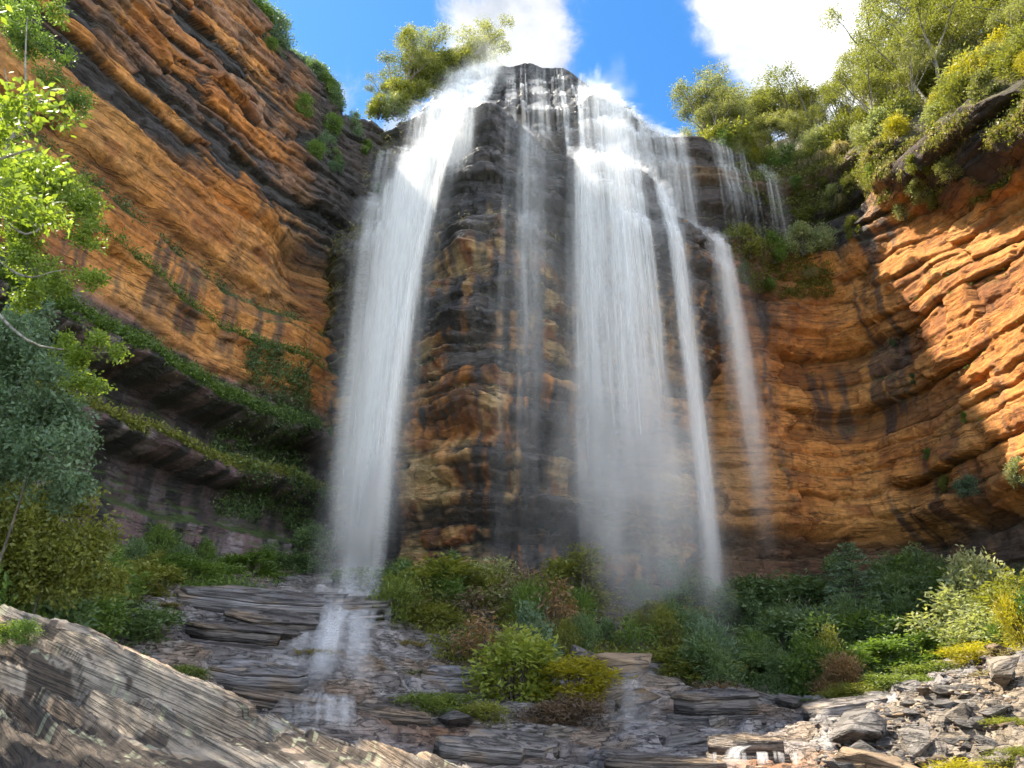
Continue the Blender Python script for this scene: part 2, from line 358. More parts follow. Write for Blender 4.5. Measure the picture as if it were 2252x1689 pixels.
class Wall:                               # a cliff as a sheet along a plan curve, with its cap going back from the rim
    def __init__(self, plan, flip, zlo, ztop, ns, nz, ncap, capslope, capdepth=34.0):
        self.xy, self.s = resample(plan, ns)
        t = np.gradient(self.xy, axis=0); t /= np.linalg.norm(t, axis=1, keepdims=True)
        self.n = np.stack([t[:, 1], -t[:, 0]], 1) * flip
        self.zt = ztop(self.xy, self.s)
        self.zlo, self.ns, self.nz, self.ncap = zlo, ns, nz, ncap
        self.v = np.linspace(0, 1, nz)
        self.sg = np.broadcast_to(self.s[None, :], (nz, ns))
        self.zg = zlo + (self.zt[None, :] - zlo) * self.v[:, None]
        self.capslope, self.capdepth = capslope, capdepth
    def build(self, d):
        XY = self.xy[None] + self.n[None] * d[..., None]
        V = np.concatenate([XY, self.zg[..., None]], 2)
        r = (np.linspace(0, 1, self.ncap + 1)[1:] ** 1.5) * self.capdepth
        sl = self.capslope(self.xy, self.s)[None, :]
        rg = r[:, None] + 0 * sl
        nz_ = 0.9 * fbm(self.s[None] * .25, rg * .25, 0, 77, 3) * np.minimum(1, rg / 2)
        back = V[-1][None, :, :2] - self.n[None] * rg[..., None]
        zc = self.zt[None, :] + rg * sl + nz_
        self.V = np.concatenate([V, np.concatenate([back, zc[..., None]], 2)], 0)
        self.N = grid_normals(self.V)
        if self.N[self.nz // 2, self.ns // 2, :2] @ self.n[self.ns // 2] < 0: self.N = -self.N
        self.capr = r
        return self.V
    def cap(self, s, r):                  # a point on the slope behind the rim
        j = int(np.clip(np.searchsorted(self.s, s), 0, self.ns - 1)); i = int(np.clip(np.searchsorted(self.capr, r), 0, self.ncap - 1))
        return Vector(self.V[self.nz + i, j])

# ================================================================== LEFT CLIFF
left_plan = [(-36, 20), (-32, 28), (-29, 36), (-25.6, 43), (-22.6, 50), (-20.8, 54.2), (-18.8, 57.2), (-17.3, 59.8), (-15, 63), (-10, 66)]
def lz(xy, s): return np.interp(xy[:, 1], [20, 30, 36, 43, 50, 55, 60], [44, 47, 50, 55, 60, 59, 57.5]) + 0.8 * vn(s * .4, 3, 0, 4)
LW = Wall(left_plan, 1, 3.0, lz, 430, 470, 30, lambda xy, s: 0.35 + 0 * s)
if LW.n[200] @ np.array((1, -.4)) < 0: LW.n = -LW.n
s, z = LW.sg, LW.zg
zw = z + 1.1 * fbm(s * .06, z * .06, 0, 11, 3) + 0.26 * fbm(s * .45, z * .5, 0, 12, 4)
prof_z = [3, 9.2, 9.8, 12.0, 12.5, 13.6, 15.4, 15.9, 16.3, 17.2, 17.6, 18.4, 19.8, 20.3, 20.9, 21.9, 22.5, 23.9, 24.4, 26.6, 26.9, 27.25, 27.6, 30.5, 30.9, 31.6, 32.2, 33, 36.2, 36.8, 37.4, 39, 40, 43, 46, 50, 54, 57, 61]
prof_d = [.6, .5, .2, .2, -.6, -1.1, -1.0, .8, 1.6, 1.3, -.4, -1.2, -1.3, .6, 2.2, 1.7, .0, .0, .35, .3, .75, .75, .25, .35, -.2, -.9, -.5, .3, .9, 1.0, -.1, .9, .8, .9, .7, .4, -.2, -.6, -.8]
d0 = np.interp(zw, prof_z, prof_d)
A = Strata(21, 2, 70, 0.9, 3.2, 0.85, 0.34, 5.0); B = Strata(22, 2, 70, 0.22, 0.95, 0.34, 0.20, 2.2)
da, ka, fa = A(s, zw); db, kb, fb = B(s, zw + 0.25 * vn(s * .3, z * .3, 0, 14))
hi = sstep(36, 39, z)                    # the upper half is strongly layered, the orange faces below are smooth
smoothface = np.clip(sstep(24, 25, z) * (1 - hi), 0, 1)
d = d0 + da * (0.25 + 0.95 * hi) + db * (0.45 + 0.65 * hi - 0.22 * smoothface) + 0.35 * fbm(s * .12, z * .12, 0, 15, 4) + 0.10 * fbm(s * .9, z * 1.4, 0, 16, 3)
# the hollow in the corner beside the falls
Xw = LW.xy[None, :, 0] + 0 * z; Yw = LW.xy[None, :, 1] + 0 * z
cave = np.exp(-(((Yw - 58.0) / 3.2) ** 2 + ((z - 36.5) / 3.6) ** 2))
d = d - 3.4 * cave
V = LW.build(d); NN = LW.N
nr = LW.nz
colr = np.tile(ORANGE, (*z.shape, 1))
nA = fbm(s * .16, z * .2, 0, 41, 4); nB = fbm(s * .5, z * .6, 0, 42, 4)
colr = mixc(colr, ORANGE2, np.clip(.4 + .7 * nA, 0, 1)); colr = mixc(colr, RUST, sstep(.1, .7, nB) * .7)
tone = A.tone[ka]
colr = mixc(colr, GREY * np.array((1.2, .95, .85)), np.clip(hi * sstep(.45, .85, tone + .25 * nA) * .6, 0, 1))
streak = fbm(s * 1.3 + .2 * nA, z * .07, 0, 43, 4)
streak2 = fbm(s * 3.1, z * .12, 0, 44, 3)
colr = mixc(colr, BLACK * 1.6, sstep(.0, .9, streak + .35 * nA + .35 * streak2 - .12) * (0.55 * smoothface * (z < 31.0) + .40 * hi + .2))
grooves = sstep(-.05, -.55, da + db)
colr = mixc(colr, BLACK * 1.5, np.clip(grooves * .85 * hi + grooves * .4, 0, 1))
low = 1 - sstep(23.3, 24.6, zw)
lowc = mixc(np.tile(PURP, (*z.shape, 1)), np.array((0.24, 0.20, 0.21)), sstep(-.1, .6, nB + .4 * streak)); lowc = mixc(lowc, BLACK, sstep(.0, .5, streak + .2))
blk = (sstep(12.0, 12.8, zw) * (1 - sstep(15.6, 15.9, zw)) + sstep(17.3, 17.8, zw) * (1 - sstep(20.2, 20.5, zw)))
lowc = mixc(lowc, BLACK * .8, np.clip(blk, 0, 1) * .62)
colr = mixc(colr, lowc, low)
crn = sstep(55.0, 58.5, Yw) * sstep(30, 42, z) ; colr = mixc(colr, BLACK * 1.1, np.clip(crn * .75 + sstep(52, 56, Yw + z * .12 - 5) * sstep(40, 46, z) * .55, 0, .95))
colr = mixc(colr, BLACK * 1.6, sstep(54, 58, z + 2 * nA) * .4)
up = sstep(.25, .6, NN[:nr, :, 2])
mossm = up * np.clip(low + .75 * (z < 32) + .25, 0, 1) * sstep(-.5, .1, nB + .2)
colr = mixc(colr, MOSS, np.clip(mossm, 0, 1) * .9)
capc = np.tile(MOSS * 1.2, (LW.ncap, LW.ns, 1))
allc = np.concatenate([colr, capc], 0)
wet = np.concatenate([np.clip(low * .55 + crn * .5, 0, 1), np.zeros((LW.ncap, LW.ns))], 0)
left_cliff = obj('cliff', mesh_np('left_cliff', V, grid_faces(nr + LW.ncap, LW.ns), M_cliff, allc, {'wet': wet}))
tag(left_cliff, 'layered orange and black sandstone cliff in shade at left of the falls', kind='structure')
LEFT_SRC = dict(V=V[:nr], N=NN[:nr], z=zw, X=Xw, Y=Yw, n2=nB)

# ================================================================== RIGHT CLIFF
right_plan = [(10, 64), (16, 63.2), (21, 62.6), (27, 65), (32, 65.5), (34.6, 61), (35.6, 56), (36.4, 50), (37.4, 44), (39, 36), (41, 28), (43, 20)]
def rz_(xy, s):
    L = [np.interp(x, [10, 16, 20, 27, 33], [58, 57.2, 56.4, 54.3, 53.2]) if yy > 62 and x < 34 else np.interp(yy, [20, 28, 36, 44, 50, 56, 62], [35, 37, 39.2, 42.3, 45, 48.5, 52.2]) for x, yy in xy]
    return np.array(L) + 0.7 * vn(s * .45, 5, 0, 6)
RW = Wall(right_plan, 1, 2.0, rz_, 470, 400, 44, lambda xy, s: np.interp(s, [0, 10, 16, 24, 34, 46, 70], [0.05, 0.15, 0.75, 0.95, 0.95, 0.85, 0.8]), 40.0)
if RW.n[300] @ np.array((-1, -.1)) < 0: RW.n = -RW.n
s, z = RW.sg, RW.zg
Xw = RW.xy[None, :, 0] + 0 * z; Yw = RW.xy[None, :, 1] + 0 * z
zdip = z + 0.10 * np.clip(s - 20, 0, 60) * sstep(30, 42, z)       # upper beds follow the rim down to the right
zw = zdip + 0.8 * fbm(s * .05, z * .07, 0, 111, 3) + 0.16 * fbm(s * .5, z * .5, 0, 112, 3)
rim = RW.zt[None, :] - z
A = Strata(121, 0, 80, 1.2, 4.0, 0.85, 0.5, 5.0); B = Strata(122, 0, 80, 0.3, 1.4, 0.24, 0.22, 3.4)
da, ka, fa = A(s, zw); db, kb, fb = B(s, zw + 0.3 * vn(s * .3, z * .3, 0, 114))
d0 = np.interp(z, [2, 8.5, 9.0, 10.5, 12.5, 14.2, 15, 20, 30, 40, 46, 60], [1.2, .3, -2.2, -2.8, -2.2, .5, 1.0, .2, -.2, .6, 1.2, 1.6])
near = sstep(26, 34, s)
lipd = np.interp(rim, [0, 2.5, 4.2, 5.2, 7.5, 11, 15, 18], [.7, 1.0, .6, -.2, -.7, -.6, .1, 0])
d = d0 + da * 1.05 + db * .7 + 0.5 * fbm(s * .11, z * .12, 0, 115, 4) + 0.16 * fbm(s * .7, z * 1.0, 0, 116, 4) + lipd * near
ledge = (1 - near)
d = d + ledge * (np.interp(z, [40, 42.2, 42.8, 44, 50.0, 50.6, 51.6, 53, 58], [0, .6, .3, -1.4, -1.4, -.3, -.8, -2.0, -2.2]))
scoop = np.exp(-(((s - 41) / 8) ** 2 + ((rim - 8.5) / 3.0) ** 2)); d = d - 2.6 * scoop
hole = np.exp(-(((s - 22.5) / 3.5) ** 2 + ((z - 24.2) / 1.2) ** 2)) + np.exp(-(((s - 23) / 5) ** 2 + ((z - 31.3) / 1.3) ** 2)); d = d - 1.5 * hole
V = RW.build(d); NN = RW.N; nr = RW.nz
nA = fbm(s * .15, z * .2, 0, 141, 4); nB = fbm(s * .5, z * .7, 0, 142, 4)
streak = fbm(s * 1.1, z * .07, 0, 143, 4)
colr = mixc(np.tile(ORANGE, (*z.shape, 1)), ORANGE2, np.clip(.45 + .8 * nA, 0, 1)); colr = mixc(colr, RUST, sstep(.0, .7, nB + .3 * streak) * .75)
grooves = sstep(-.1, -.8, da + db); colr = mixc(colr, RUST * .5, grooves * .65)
colr = mixc(colr, BLACK * 1.4, sstep(.25, .7, streak + .5 * nA - .1) * .7 * (1 - .5 * near))
colr = mixc(colr, TAN * .8, (1 - sstep(19, 26, Xw)) * sstep(36, 28, z) * .55)
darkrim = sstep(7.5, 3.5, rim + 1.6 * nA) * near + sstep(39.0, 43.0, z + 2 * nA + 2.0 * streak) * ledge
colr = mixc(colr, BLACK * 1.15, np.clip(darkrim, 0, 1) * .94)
wetpat = np.exp(-((s - 14.5) / 4.2) ** 2) * sstep(26, 38, z + 3 * streak)
colr = mixc(colr, BLACK, np.clip(wetpat, 0, 1) * .85)
brown = np.exp(-((z - 51.0) / .8) ** 2) * ledge; colr = mixc(colr, np.array((.22, .14, .08)), brown * .8)
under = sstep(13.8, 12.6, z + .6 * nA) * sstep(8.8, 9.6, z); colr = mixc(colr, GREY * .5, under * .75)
up = sstep(.3, .65, NN[:nr, :, 2]); colr = mixc(colr, MOSSY * .8, up * np.clip(.35 + darkrim, 0, 1) * sstep(-.2, .4, nB) * .8)
capc = mixc(np.tile(np.array((.07, .062, .04)), (RW.ncap, RW.ns, 1)), np.array((.12, .105, .05)), np.clip(.5 + .6 * fbm(RW.s[None] * .4 + 0 * RW.capr[:, None], RW.capr[:, None] * .4, 0, 9, 3), 0, 1))
allc = np.concatenate([colr, capc], 0)
wet = np.concatenate([np.clip(wetpat + .6 * darkrim * ledge, 0, 1), np.zeros((RW.ncap, RW.ns))], 0)
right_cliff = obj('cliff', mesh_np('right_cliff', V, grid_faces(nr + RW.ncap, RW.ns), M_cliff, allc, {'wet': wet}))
tag(right_cliff, 'orange sandstone cliff with dark wet top, partly sunlit, right of the falls', kind='structure')
RIGHT_SRC = dict(V=V[:nr], N=NN[:nr], z=z, X=Xw, Y=Yw, n2=nB, rim=rim)

# ================================================================== CENTRAL BUTTRESS
ns, nz, ncap = 440, 500, 14
sv = np.linspace(-1, 1, ns); TH = sv * 2.05
zlo = 2.0
Xs = 1.3 + 18.6 * np.sin(np.clip(TH, -1.57, 1.57))
ztop = np.interp(Xs, [-17.3, -16, -14.4, -11, -7, -3, 2, 6.3, 8.5, 11.4, 13, 15.4, 18, 19.4, 19.9], [57, 59.5, 62.8, 65.5, 69.5, 70.4, 70.8, 70.6, 68.8, 67.0, 66.6, 62.8, 60.6, 59.6, 58]) + 0.3 * vn(Xs * .5, 1, 0, 3)
v = np.linspace(0, 1, nz)
zg = zlo + (ztop[None] - zlo) * v[:, None]
th = np.broadcast_to(TH[None], zg.shape)
XL = np.interp(zg, [2, 10, 25, 37, 50, 58], [-14.6, -15.2, -16.2, -17.3, -17.6, -17.3])
XR = np.interp(zg, [2, 12, 21.5, 27, 31, 34, 38, 42, 48, 57, 72], [15.8, 16.0, 16.6, 18.2, 19.8, 20.2, 20.2, 19.2, 18.6, 19.9, 19.9])
xc = (XL + XR) / 2; hw = (XR - XL) / 2
X = xc + hw * np.sin(th)
sa = np.sign(th) * np.sqrt(np.abs(th)) * 12 + X           # pseudo arc length
def ledgeline(xs, zs, seed, a=.7): return np.interp(X, xs, zs) + a * fbm(X * .35, 0, 0, seed, 3)
L2 = ledgeline([-18, -14, -10, -3.9, -1.2, 0, 3, 6, 9, 13, 17, 20], [38.5, 42, 45.5, 50.5, 50.4, 49.6, 48, 46.6, 46.9, 45.2, 41.2, 37.8], 201, .35)
L3 = ledgeline([-18, -12, -6, -2, 3, 6, 10, 13, 16, 20], [52, 53, 54.2, 55.2, 53.6, 54.0, 56.2, 54.3, 50.3, 47], 202, .4)
L4 = ledgeline([-18, -12, -5, 4, 10, 20], [56, 57.5, 58.8, 58, 59.8, 54], 203)
L5 = ledgeline([-18, -12, -5, 4, 10, 20], [58, 60, 62.6, 62.2, 63.2, 57], 204)
L6 = ledgeline([-18, -10, -5, 4, 10, 20], [60, 63.5, 66.4, 66.6, 65, 60], 205)
Yf = np.interp(zg, [2, 9, 11.5, 13, 14.5, 20, 27, 30, 34, 40, 50, 72], [57.4, 57.2, 57.8, 57.0, 55.2, 54.6, 55.0, 54.6, 54.3, 54.5, 54.9, 55.2])
for Lk, hgt, w in ((L2, 3.2, .9), (L3, 2.6, .7), (L4, 2.2, .6), (L5, 2.2, .5), (L6, 1.7, .4)):
    Yf = Yf + hgt * sstep(0, w, zg - Lk)
# sloping tops of the ledges
Yf = Yf + 0.30 * np.clip(zg - L2 - .9, 0, 4) * (zg < L3 + 2)
prow = np.exp(-((X + 2.2) / np.interp(zg, [10, 30, 50], [6, 4.4, 3.2])) ** 2) * sstep(12, 24, zg) * (1 - sstep(-.2, .9, zg - L2))
Yf = Yf - 2.6 * prow
rightbulge = np.exp(-((X - 15.5) / 4.5) ** 2 - ((zg - 36) / 6.5) ** 2); Yf = Yf - 1.4 * rightbulge
groove = np.exp(-((X - 5.2) / 1.3) ** 2) * sstep(46, 40, zg) * sstep(14, 20, zg); Yf = Yf + 1.6 * groove
wet1 = 1 - sstep(24, 44, zg)
dep = 7.6
zdip = zg + np.where(X > -2, .22 * (X + 2), -.05 * (X + 2)) * sstep(28, 38, zg) * (zg < L2 + 1)     # cross-beds dipping right
zw = zdip + .8 * fbm(sa * .06, zg * .07, 0, 211, 3) + .18 * fbm(sa * .5, zg * .5, 0, 212, 3)
A = Strata(221, 0, 95, .9, 3.0, .95, .45, 4.5); B = Strata(222, 0, 95, .25, .9, .36, .22, 2.0)
da, ka, fa = A(sa, zw); db, kb, fb = B(sa, zw + .3 * vn(sa * .3, zg * .3, 0, 214))
d = da * .9 + db * .9 + .45 * fbm(sa * .14, zg * .14, 0, 215, 4) + .16 * fbm(sa * .8, zg * .9, 0, 216, 4)
for (x0, z0, rx, rz2, a) in ((-4.2, 35.5, 1.7, 2.0, 1.5), (-3.8, 28.5, 2.2, 1.5, 1.2), (-6, 25.6, 3.0, 1.2, 1.1), (-3.2, 21.3, 1.8, 1.3, 1.0), (4.0, 24, 2.6, 2.4, 1.0), (-2, 17.2, 6, .9, 1.1), (3, 13.6, 7, 1.0, .9), (-4, 32.6, 1.5, 1.2, -1.4), (-3, 19.3, 5, .8, -1.3), (0, 15.4, 6, .6, -1.2)):
    d = d + a * np.exp(-((X - x0) / rx) ** 2 - ((zg - z0) / rz2) ** 2)
d = d * (.15 + .85 * sstep(0, 3.5, ztop[None] - zg))
Xn, Yn = np.sin(th), -np.cos(th)
Vx = X + d * Xn; Vy = Yf + dep * (1 - np.cos(th)) + d * Yn
V = np.stack([Vx, Vy, zg], 2)
r = (np.linspace(0, 1, ncap + 1)[1:] ** 1.5) * 26
cap = np.stack([V[-1][None, :, 0] * (1 - .010 * r[:, None]), V[-1][None, :, 1] + r[:, None], V[-1][None, :, 2] + .04 * r[:, None] + .3 * fbm(V[-1][None, :, 0] * .4, r[:, None] * .4, 0, 5, 3)], 2)
VB = np.concatenate([V, cap], 0); NB = grid_normals(VB)
if NB[200, ns // 2, 1] > 0: NB = -NB
nA = fbm(sa * .2, zg * .24, 0, 241, 4); nB = fbm(sa * .6, zg * .8, 0, 242, 4); streak = fbm(sa * 1.4, zg * .08, 0, 243, 4)
warm = mixc(mixc(np.tile(ORANGE * .8, (*zg.shape, 1)), TAN, np.clip(.4 + nA, 0, 1)), RUST * .7, sstep(-.1, .6, nB))
dk = mixc(np.tile(BLACK * 1.3, (*zg.shape, 1)), GREY * .55, sstep(-.1, .7, nB + .2 * streak))
wm = sstep(-.15, .5, nA * .7 + .38 * streak + 0.55 * (A.tone[ka] - .5) + np.interp(zg, [8, 14, 20, 28, 36, 44, 50], [-.1, .0, .05, -.05, -.55, -1.3, -1.6]) + .25 * np.exp(-((X + 3) / 6) ** 2) + .2 * sstep(6, 14, X) * sstep(34, 26, zg))
colr = mixc(dk, warm, wm)
for zb, w in ((17.0, .8), (19.4, .5), (14.4, .5)):
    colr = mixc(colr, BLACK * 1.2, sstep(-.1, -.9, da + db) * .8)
colr = mixc(colr, TAN * 1.05, np.exp(-((zw - zb) / w) ** 2) * sstep(-.4, .3, nA + nB * .5) * .75)
up = sstep(.35, .7, NB[:nz, :, 2])
colr = mixc(colr, np.array((.25, .25, .26)), up * sstep(-.2, .5, nB) * sstep(20, 30, zg) * .5)
leftv = sstep(-11, -14.5, X); colr = mixc(colr, MOSSY * .8, np.clip(leftv * up * .9 + leftv * .35 * sstep(.0, .5, nA), 0, 1))
colr = mixc(colr, MOSS * 1.1, up * sstep(.2, .6, nA) * (zg < 30) * .5)
allc = np.concatenate([colr, np.tile(MOSS, (ncap, ns, 1))], 0)
wet = np.concatenate([np.clip(.45 + .5 * (1 - wm), 0, 1), np.zeros((ncap, ns))], 0)
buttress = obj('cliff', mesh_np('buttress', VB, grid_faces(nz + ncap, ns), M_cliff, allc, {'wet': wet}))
tag(buttress, 'dark wet stepped rock buttress that the waterfall drops over', kind='structure')
BUT_SRC = dict(V=V, N=NB[:nz], z=zg, X=X, L2=L2, n2=nB, th=th)

# table of the rock front: smallest Y at (X, z)
TX0, TZ0, TS = -24.0, 0.0, 0.25
TAB = np.full((260, 320), np.inf)
for src in (BUT_SRC, RIGHT_SRC):
    q = src['V'].reshape(-1, 3)
    i = ((q[:, 0] - TX0) / TS).astype(int); k = ((q[:, 2] - TZ0) / TS).astype(int)
    ok = (i >= 0) & (i < 260) & (k >= 0) & (k < 320)
    np.minimum.at(TAB, (i[ok], k[ok]), q[ok, 1])
for _ in range(6):
    bad = ~np.isfinite(TAB)
    if not bad.any(): break
    sh = np.minimum.reduce([np.roll(TAB, 1, 0), np.roll(TAB, -1, 0), np.roll(TAB, 1, 1), np.roll(TAB, -1, 1)])
    TAB[bad] = sh[bad]
def rock_front(x, z):
    i = int(min(max((x - TX0) / TS, 0), 259)); k = int(min(max((z - TZ0) / TS, 0), 319))
    return TAB[i, k] if np.isfinite(TAB[i, k]) else 90.0

# ================================================================== GROUND
gp = np.array([
    (0, 4, -1.7), (-6, 2, -1.7), (6, 4, -1.7), (12, 4, -1.0), (-14, 4, -.8), (0, 12, -2.3), (0, 20, -2.3), (-4, 16, -2.0), (-9, 14, -1.2), (-13, 18, .2), (-18, 14, 1.2), (-24, 16, 2.5), (-20, 26, 3.2),
    (5, 25, -2.1), (0, 26, -1.9), (1, 30, -.9), (-6.2, 25.6, -1.1), (-6.0, 28, .2), (-9.6, 33, 1.4), (-12.5, 38, 3.1), (-7, 35, 1.8), (-13.7, 44, 5.5), (-12, 48, 6.7), (-8, 46, 5.6), (-15.8, 40, 4.6), (-20, 42, 6.6), (-26, 40, 7.6), (-24, 48, 8.6), (-17, 56, 9.4), (-12, 30, 1.0), (-16, 32, 2.6),
    (-8, 52, 7.2), (0, 52, 6.6), (8, 52, 5.6), (0, 58, 9.5), (-3, 42, 2.2), (-3, 36, .2), (-5, 32, -.4), (1, 38, .5), (3, 44, 2.6), (6, 40, 1.2), (6, 35, -.4), (8, 31, -1.0), (13, 34, -.4), (13, 40, .3), (14, 48, 2.4), (16, 56, 5.8), (22, 50, 3.8), (26, 60, 9.0), (32, 58, 8.6), (32, 48, 6.2), (27, 40, 3.4), (30, 32, 4.0),
    (10, 20, -2.0), (9, 15, -1.5), (12, 26, -.9), (12, 30, -.1), (18, 30, .9), (16, 22, .1), (22, 34, 2.2), (22, 24, 1.8), (34, 24, 5.0), (16, 14, .2), (26, 12, 3.0), (38, 40, 7.0), (40, 58, 10), (20, 66, 9.5), (0, 72, 12), (-30, 60, 10), (-38, 36, 9), (-36, 18, 6)], float)
def tps_fit(p):
    n = len(p); dd = np.linalg.norm(p[:, None, :2] - p[None, :, :2], axis=2)
    K = np.where(dd > 0, dd ** 2 * np.log(dd + 1e-9), 0) + np.eye(n) * 4.0
    Q = np.c_[np.ones(n), p[:, :2]]
    M = np.block([[K, Q], [Q.T, np.zeros((3, 3))]])
    return np.linalg.solve(M, np.r_[p[:, 2], 0, 0, 0])
GW = tps_fit(gp)
def gbase(x, y):
    x = np.asarray(x, float); y = np.asarray(y, float)
    dd = np.sqrt((x[..., None] - gp[:, 0]) ** 2 + (y[..., None] - gp[:, 1]) ** 2)
    return (np.where(dd > 0, dd ** 2 * np.log(dd + 1e-9), 0) * GW[:-3]).sum(-1) + GW[-3] + GW[-2] * x + GW[-1] * y
def gz(x, y):
    x = np.asarray(x, float); y = np.asarray(y, float)
    b = gbase(x, y) + .22 * fbm(x * .16, y * .16, 0, 301, 3)
    dip = .10 * x - .03 * y
    st = .62
    q = (b + dip + .35 * fbm(x * .12, y * .30, 0, 302, 3)) / st
    xr, yr = .96 * x + .28 * y + .5 * vn(x * .5, y * .5, 0, 331), -.28 * x + .96 * y + .4 * vn(x * .6, y * .6, 0, 332)
    ry = np.floor(yr / 1.5); rx = np.floor(xr / 2.9 + _h(ry.astype(np.int64) + 99, ry.astype(np.int64) * 0, ry.astype(np.int64) * 0, 5) * 3)
    q = q + .55 * (_h(rx.astype(np.int64) + 500, ry.astype(np.int64) + 500, rx.astype(np.int64) * 0, 6) - .5)
    ry2 = np.floor(yr / .62 + .3); rx2 = np.floor(xr / 1.25 + _h(ry2.astype(np.int64) + 99, ry2.astype(np.int64) * 0, ry2.astype(np.int64) * 0, 15) * 3)
    blk2 = _h(rx2.astype(np.int64) + 500, ry2.astype(np.int64) + 500, rx2.astype(np.int64) * 0, 16) - .5
    k = np.floor(q); f = q - k
    f2 = .22 * f + .78 * sstep(.62, .92, f + .10 * vn(x * 1.3, y * 1.3, 0, 303))
    t = (k + f2) * st - dip - .35 * fbm(x * .12, y * .30, 0, 302, 3)
    t = t + .16 * blk2
    q2 = (t + dip * 1.3 + .1 * fbm(x * .5, y * .9, 0, 305, 2)) / .17
    k2 = np.floor(q2); f3 = sstep(.5, .95, q2 - k2)
    t = lerp(t, (k2 + f3) * .17 - dip * 1.3 - .1 * fbm(x * .5, y * .9, 0, 305, 2), .75)
    return t + .05 * fbm(x * 1.1, y * 2.6, 0, 304, 4)
def gz1(x, y): return float(gz(np.array([x]), np.array([y]))[0])
nY, nX = 700, 640
yv = 5 + (74 - 5) * np.linspace(0, 1, nY) ** 1.0
yv = np.interp(np.linspace(0, 1, nY), [0, .07, .80, 1], [1.0, 19, 46, 74])
uv_ = np.linspace(-1, 1, nX); uv_ = np.sign(uv_) * np.abs(uv_) ** 1.25
GX = uv_[None, :] * np.minimum(yv[:, None] * .86 + 7, 47); GY = np.broadcast_to(yv[:, None], GX.shape)
GZ = gz(GX, GY)
fl = sstep(.2, 0, np.abs(GX + 2) / 30 - .0)
GV = np.stack([GX, GY, GZ], 2); GN = grid_normals(GV)
if GN[10, 10, 2] < 0: GN = -GN
n1 = fbm(GX * .3, GY * .3, 0, 321, 4); n2 = fbm(GX * .9, GY * 1.6, 0, 322, 4)
gc = mixc(np.tile(np.array((.27, .25, .245)), (*GX.shape, 1)), np.array((.13, .115, .11)), sstep(-.2, .6, n2)); gc = mixc(gc, np.array((.26, .17, .10)), sstep(.15, .7, n1) * .6)
gc = mixc(gc, np.array((.24, .185, .125)), sstep(6, 15, GX - .25 * (GY - 22)) * sstep(34, 29, GY) * .8)
rust = np.exp(-((GX + 2.5) / 3.2) ** 2 - ((GY - 29.0) / 3.0) ** 2); gc = mixc(gc, np.array((.16, .075, .03)), np.clip(rust * 1.1 + .3 * n2 * rust, 0, 1) * .8)
rust2 = np.exp(-((GX - 8) / 1.6) ** 2 - ((GY - 25.5) / 2.0) ** 2); gc = mixc(gc, np.array((.38, .16, .05)), np.clip(rust2, 0, 1) * .7)
soil = np.clip(sstep(40, 46, GY + 3 * n1) * (1 - np.exp(-((GX + 11) / 5) ** 2)) + sstep(-17, -21, GX + .12 * GY + 3 * n1 - 3), 0, 1)
gc = mixc(gc, np.array((.06, .055, .03)), soil * .85)
wetg = np.clip(.85 - soil - sstep(8, 16, GX - .25 * (GY - 22)) * .7 * (GY < 34), 0, 1) * np.clip(.75 + .5 * n1, 0, 1)
ground = obj('ground', mesh_np('ground', GV, grid_faces(nY, nX), M_ledge, gc, {'wet': wetg}))
tag(ground, 'stepped grey rock shelves and talus below the falls', kind='structure')
tv = np.array([(x, y, -9.0) for y in (-500, 900) for x in (-700, 700)], float)
terr = obj('terrain', mesh_np('terrain', tv, np.array([[0, 1, 3, 2]]), M_ledge, np.tile(MOSS, (4, 1)), {'wet': np.zeros(4)}))
tag(terr, kind='structure')

# ================================================================== FOREGROUND ROCK
fp_ = np.array([  # X, Y, z of the near slab (rising left and away)
    (-8.5, 8.6, 1.75), (-6.3, 8.7, 1.20), (-5.2, 8.6, .95), (-4.2, 8.4, .52), (-3.3, 8.2, .17), (-2.4, 8.0, -.24), (-1.6, 7.75, -.28), (-1.0, 7.5, -.34), (-.45, 7.3, -.42), (.2, 7.1, -.60), (.8, 7.0, -.92),
    (-6, 7.2, .58), (-5, 7.0, .32), (-4, 6.8, .10), (-3, 6.6, -.10), (-2, 6.3, -.48), (-1, 6.0, -.66), (.4, 5.8, -.95), (-5, 5.6, .0), (-4, 5.3, -.12), (-3, 5.0, -.32), (-2, 4.8, -.50), (-1, 4.6, -.68), (.5, 4.4, -1.0), (-4, 3.8, -.45), (-2, 3.4, -.75), (0, 3.2, -1.0), (-7, 5, .3), (-8.5, 6, .8),
    (-8, 10.0, 1.0), (-6, 10.0, .3), (-4, 9.8, -.5), (-2.4, 9.4, -1.3), (-.9, 8.8, -1.6), (1.2, 8.4, -2.0), (2.2, 7, -1.9), (2, 4.4, -1.7)], float)
def fit2(p, lam=.4):
    n = len(p); dd = np.linalg.norm(p[:, None, :2] - p[None, :, :2], axis=2)
    K = np.where(dd > 0, dd ** 2 * np.log(dd + 1e-9), 0) + np.eye(n) * lam
    Q = np.c_[np.ones(n), p[:, :2]]
    w = np.linalg.solve(np.block([[K, Q], [Q.T, np.zeros((3, 3))]]), np.r_[p[:, 2], 0, 0, 0])
    def f(x, y):
        dd = np.sqrt((x[..., None] - p[:, 0]) ** 2 + (y[..., None] - p[:, 1]) ** 2)
        return (np.where(dd > 0, dd ** 2 * np.log(dd + 1e-9), 0) * w[:-3]).sum(-1) + w[-3] + w[-2] * x + w[-1] * y
    return f
ff = fit2(fp_)
def fore_c(x, y): return ff(x, y) + .39 * x + .10 * (y - 6) + .028 * fbm(x * .5, y * .8, 0, 401, 3) + .008 * fbm(x * 2.2, y * 3.4, 0, 411, 3)
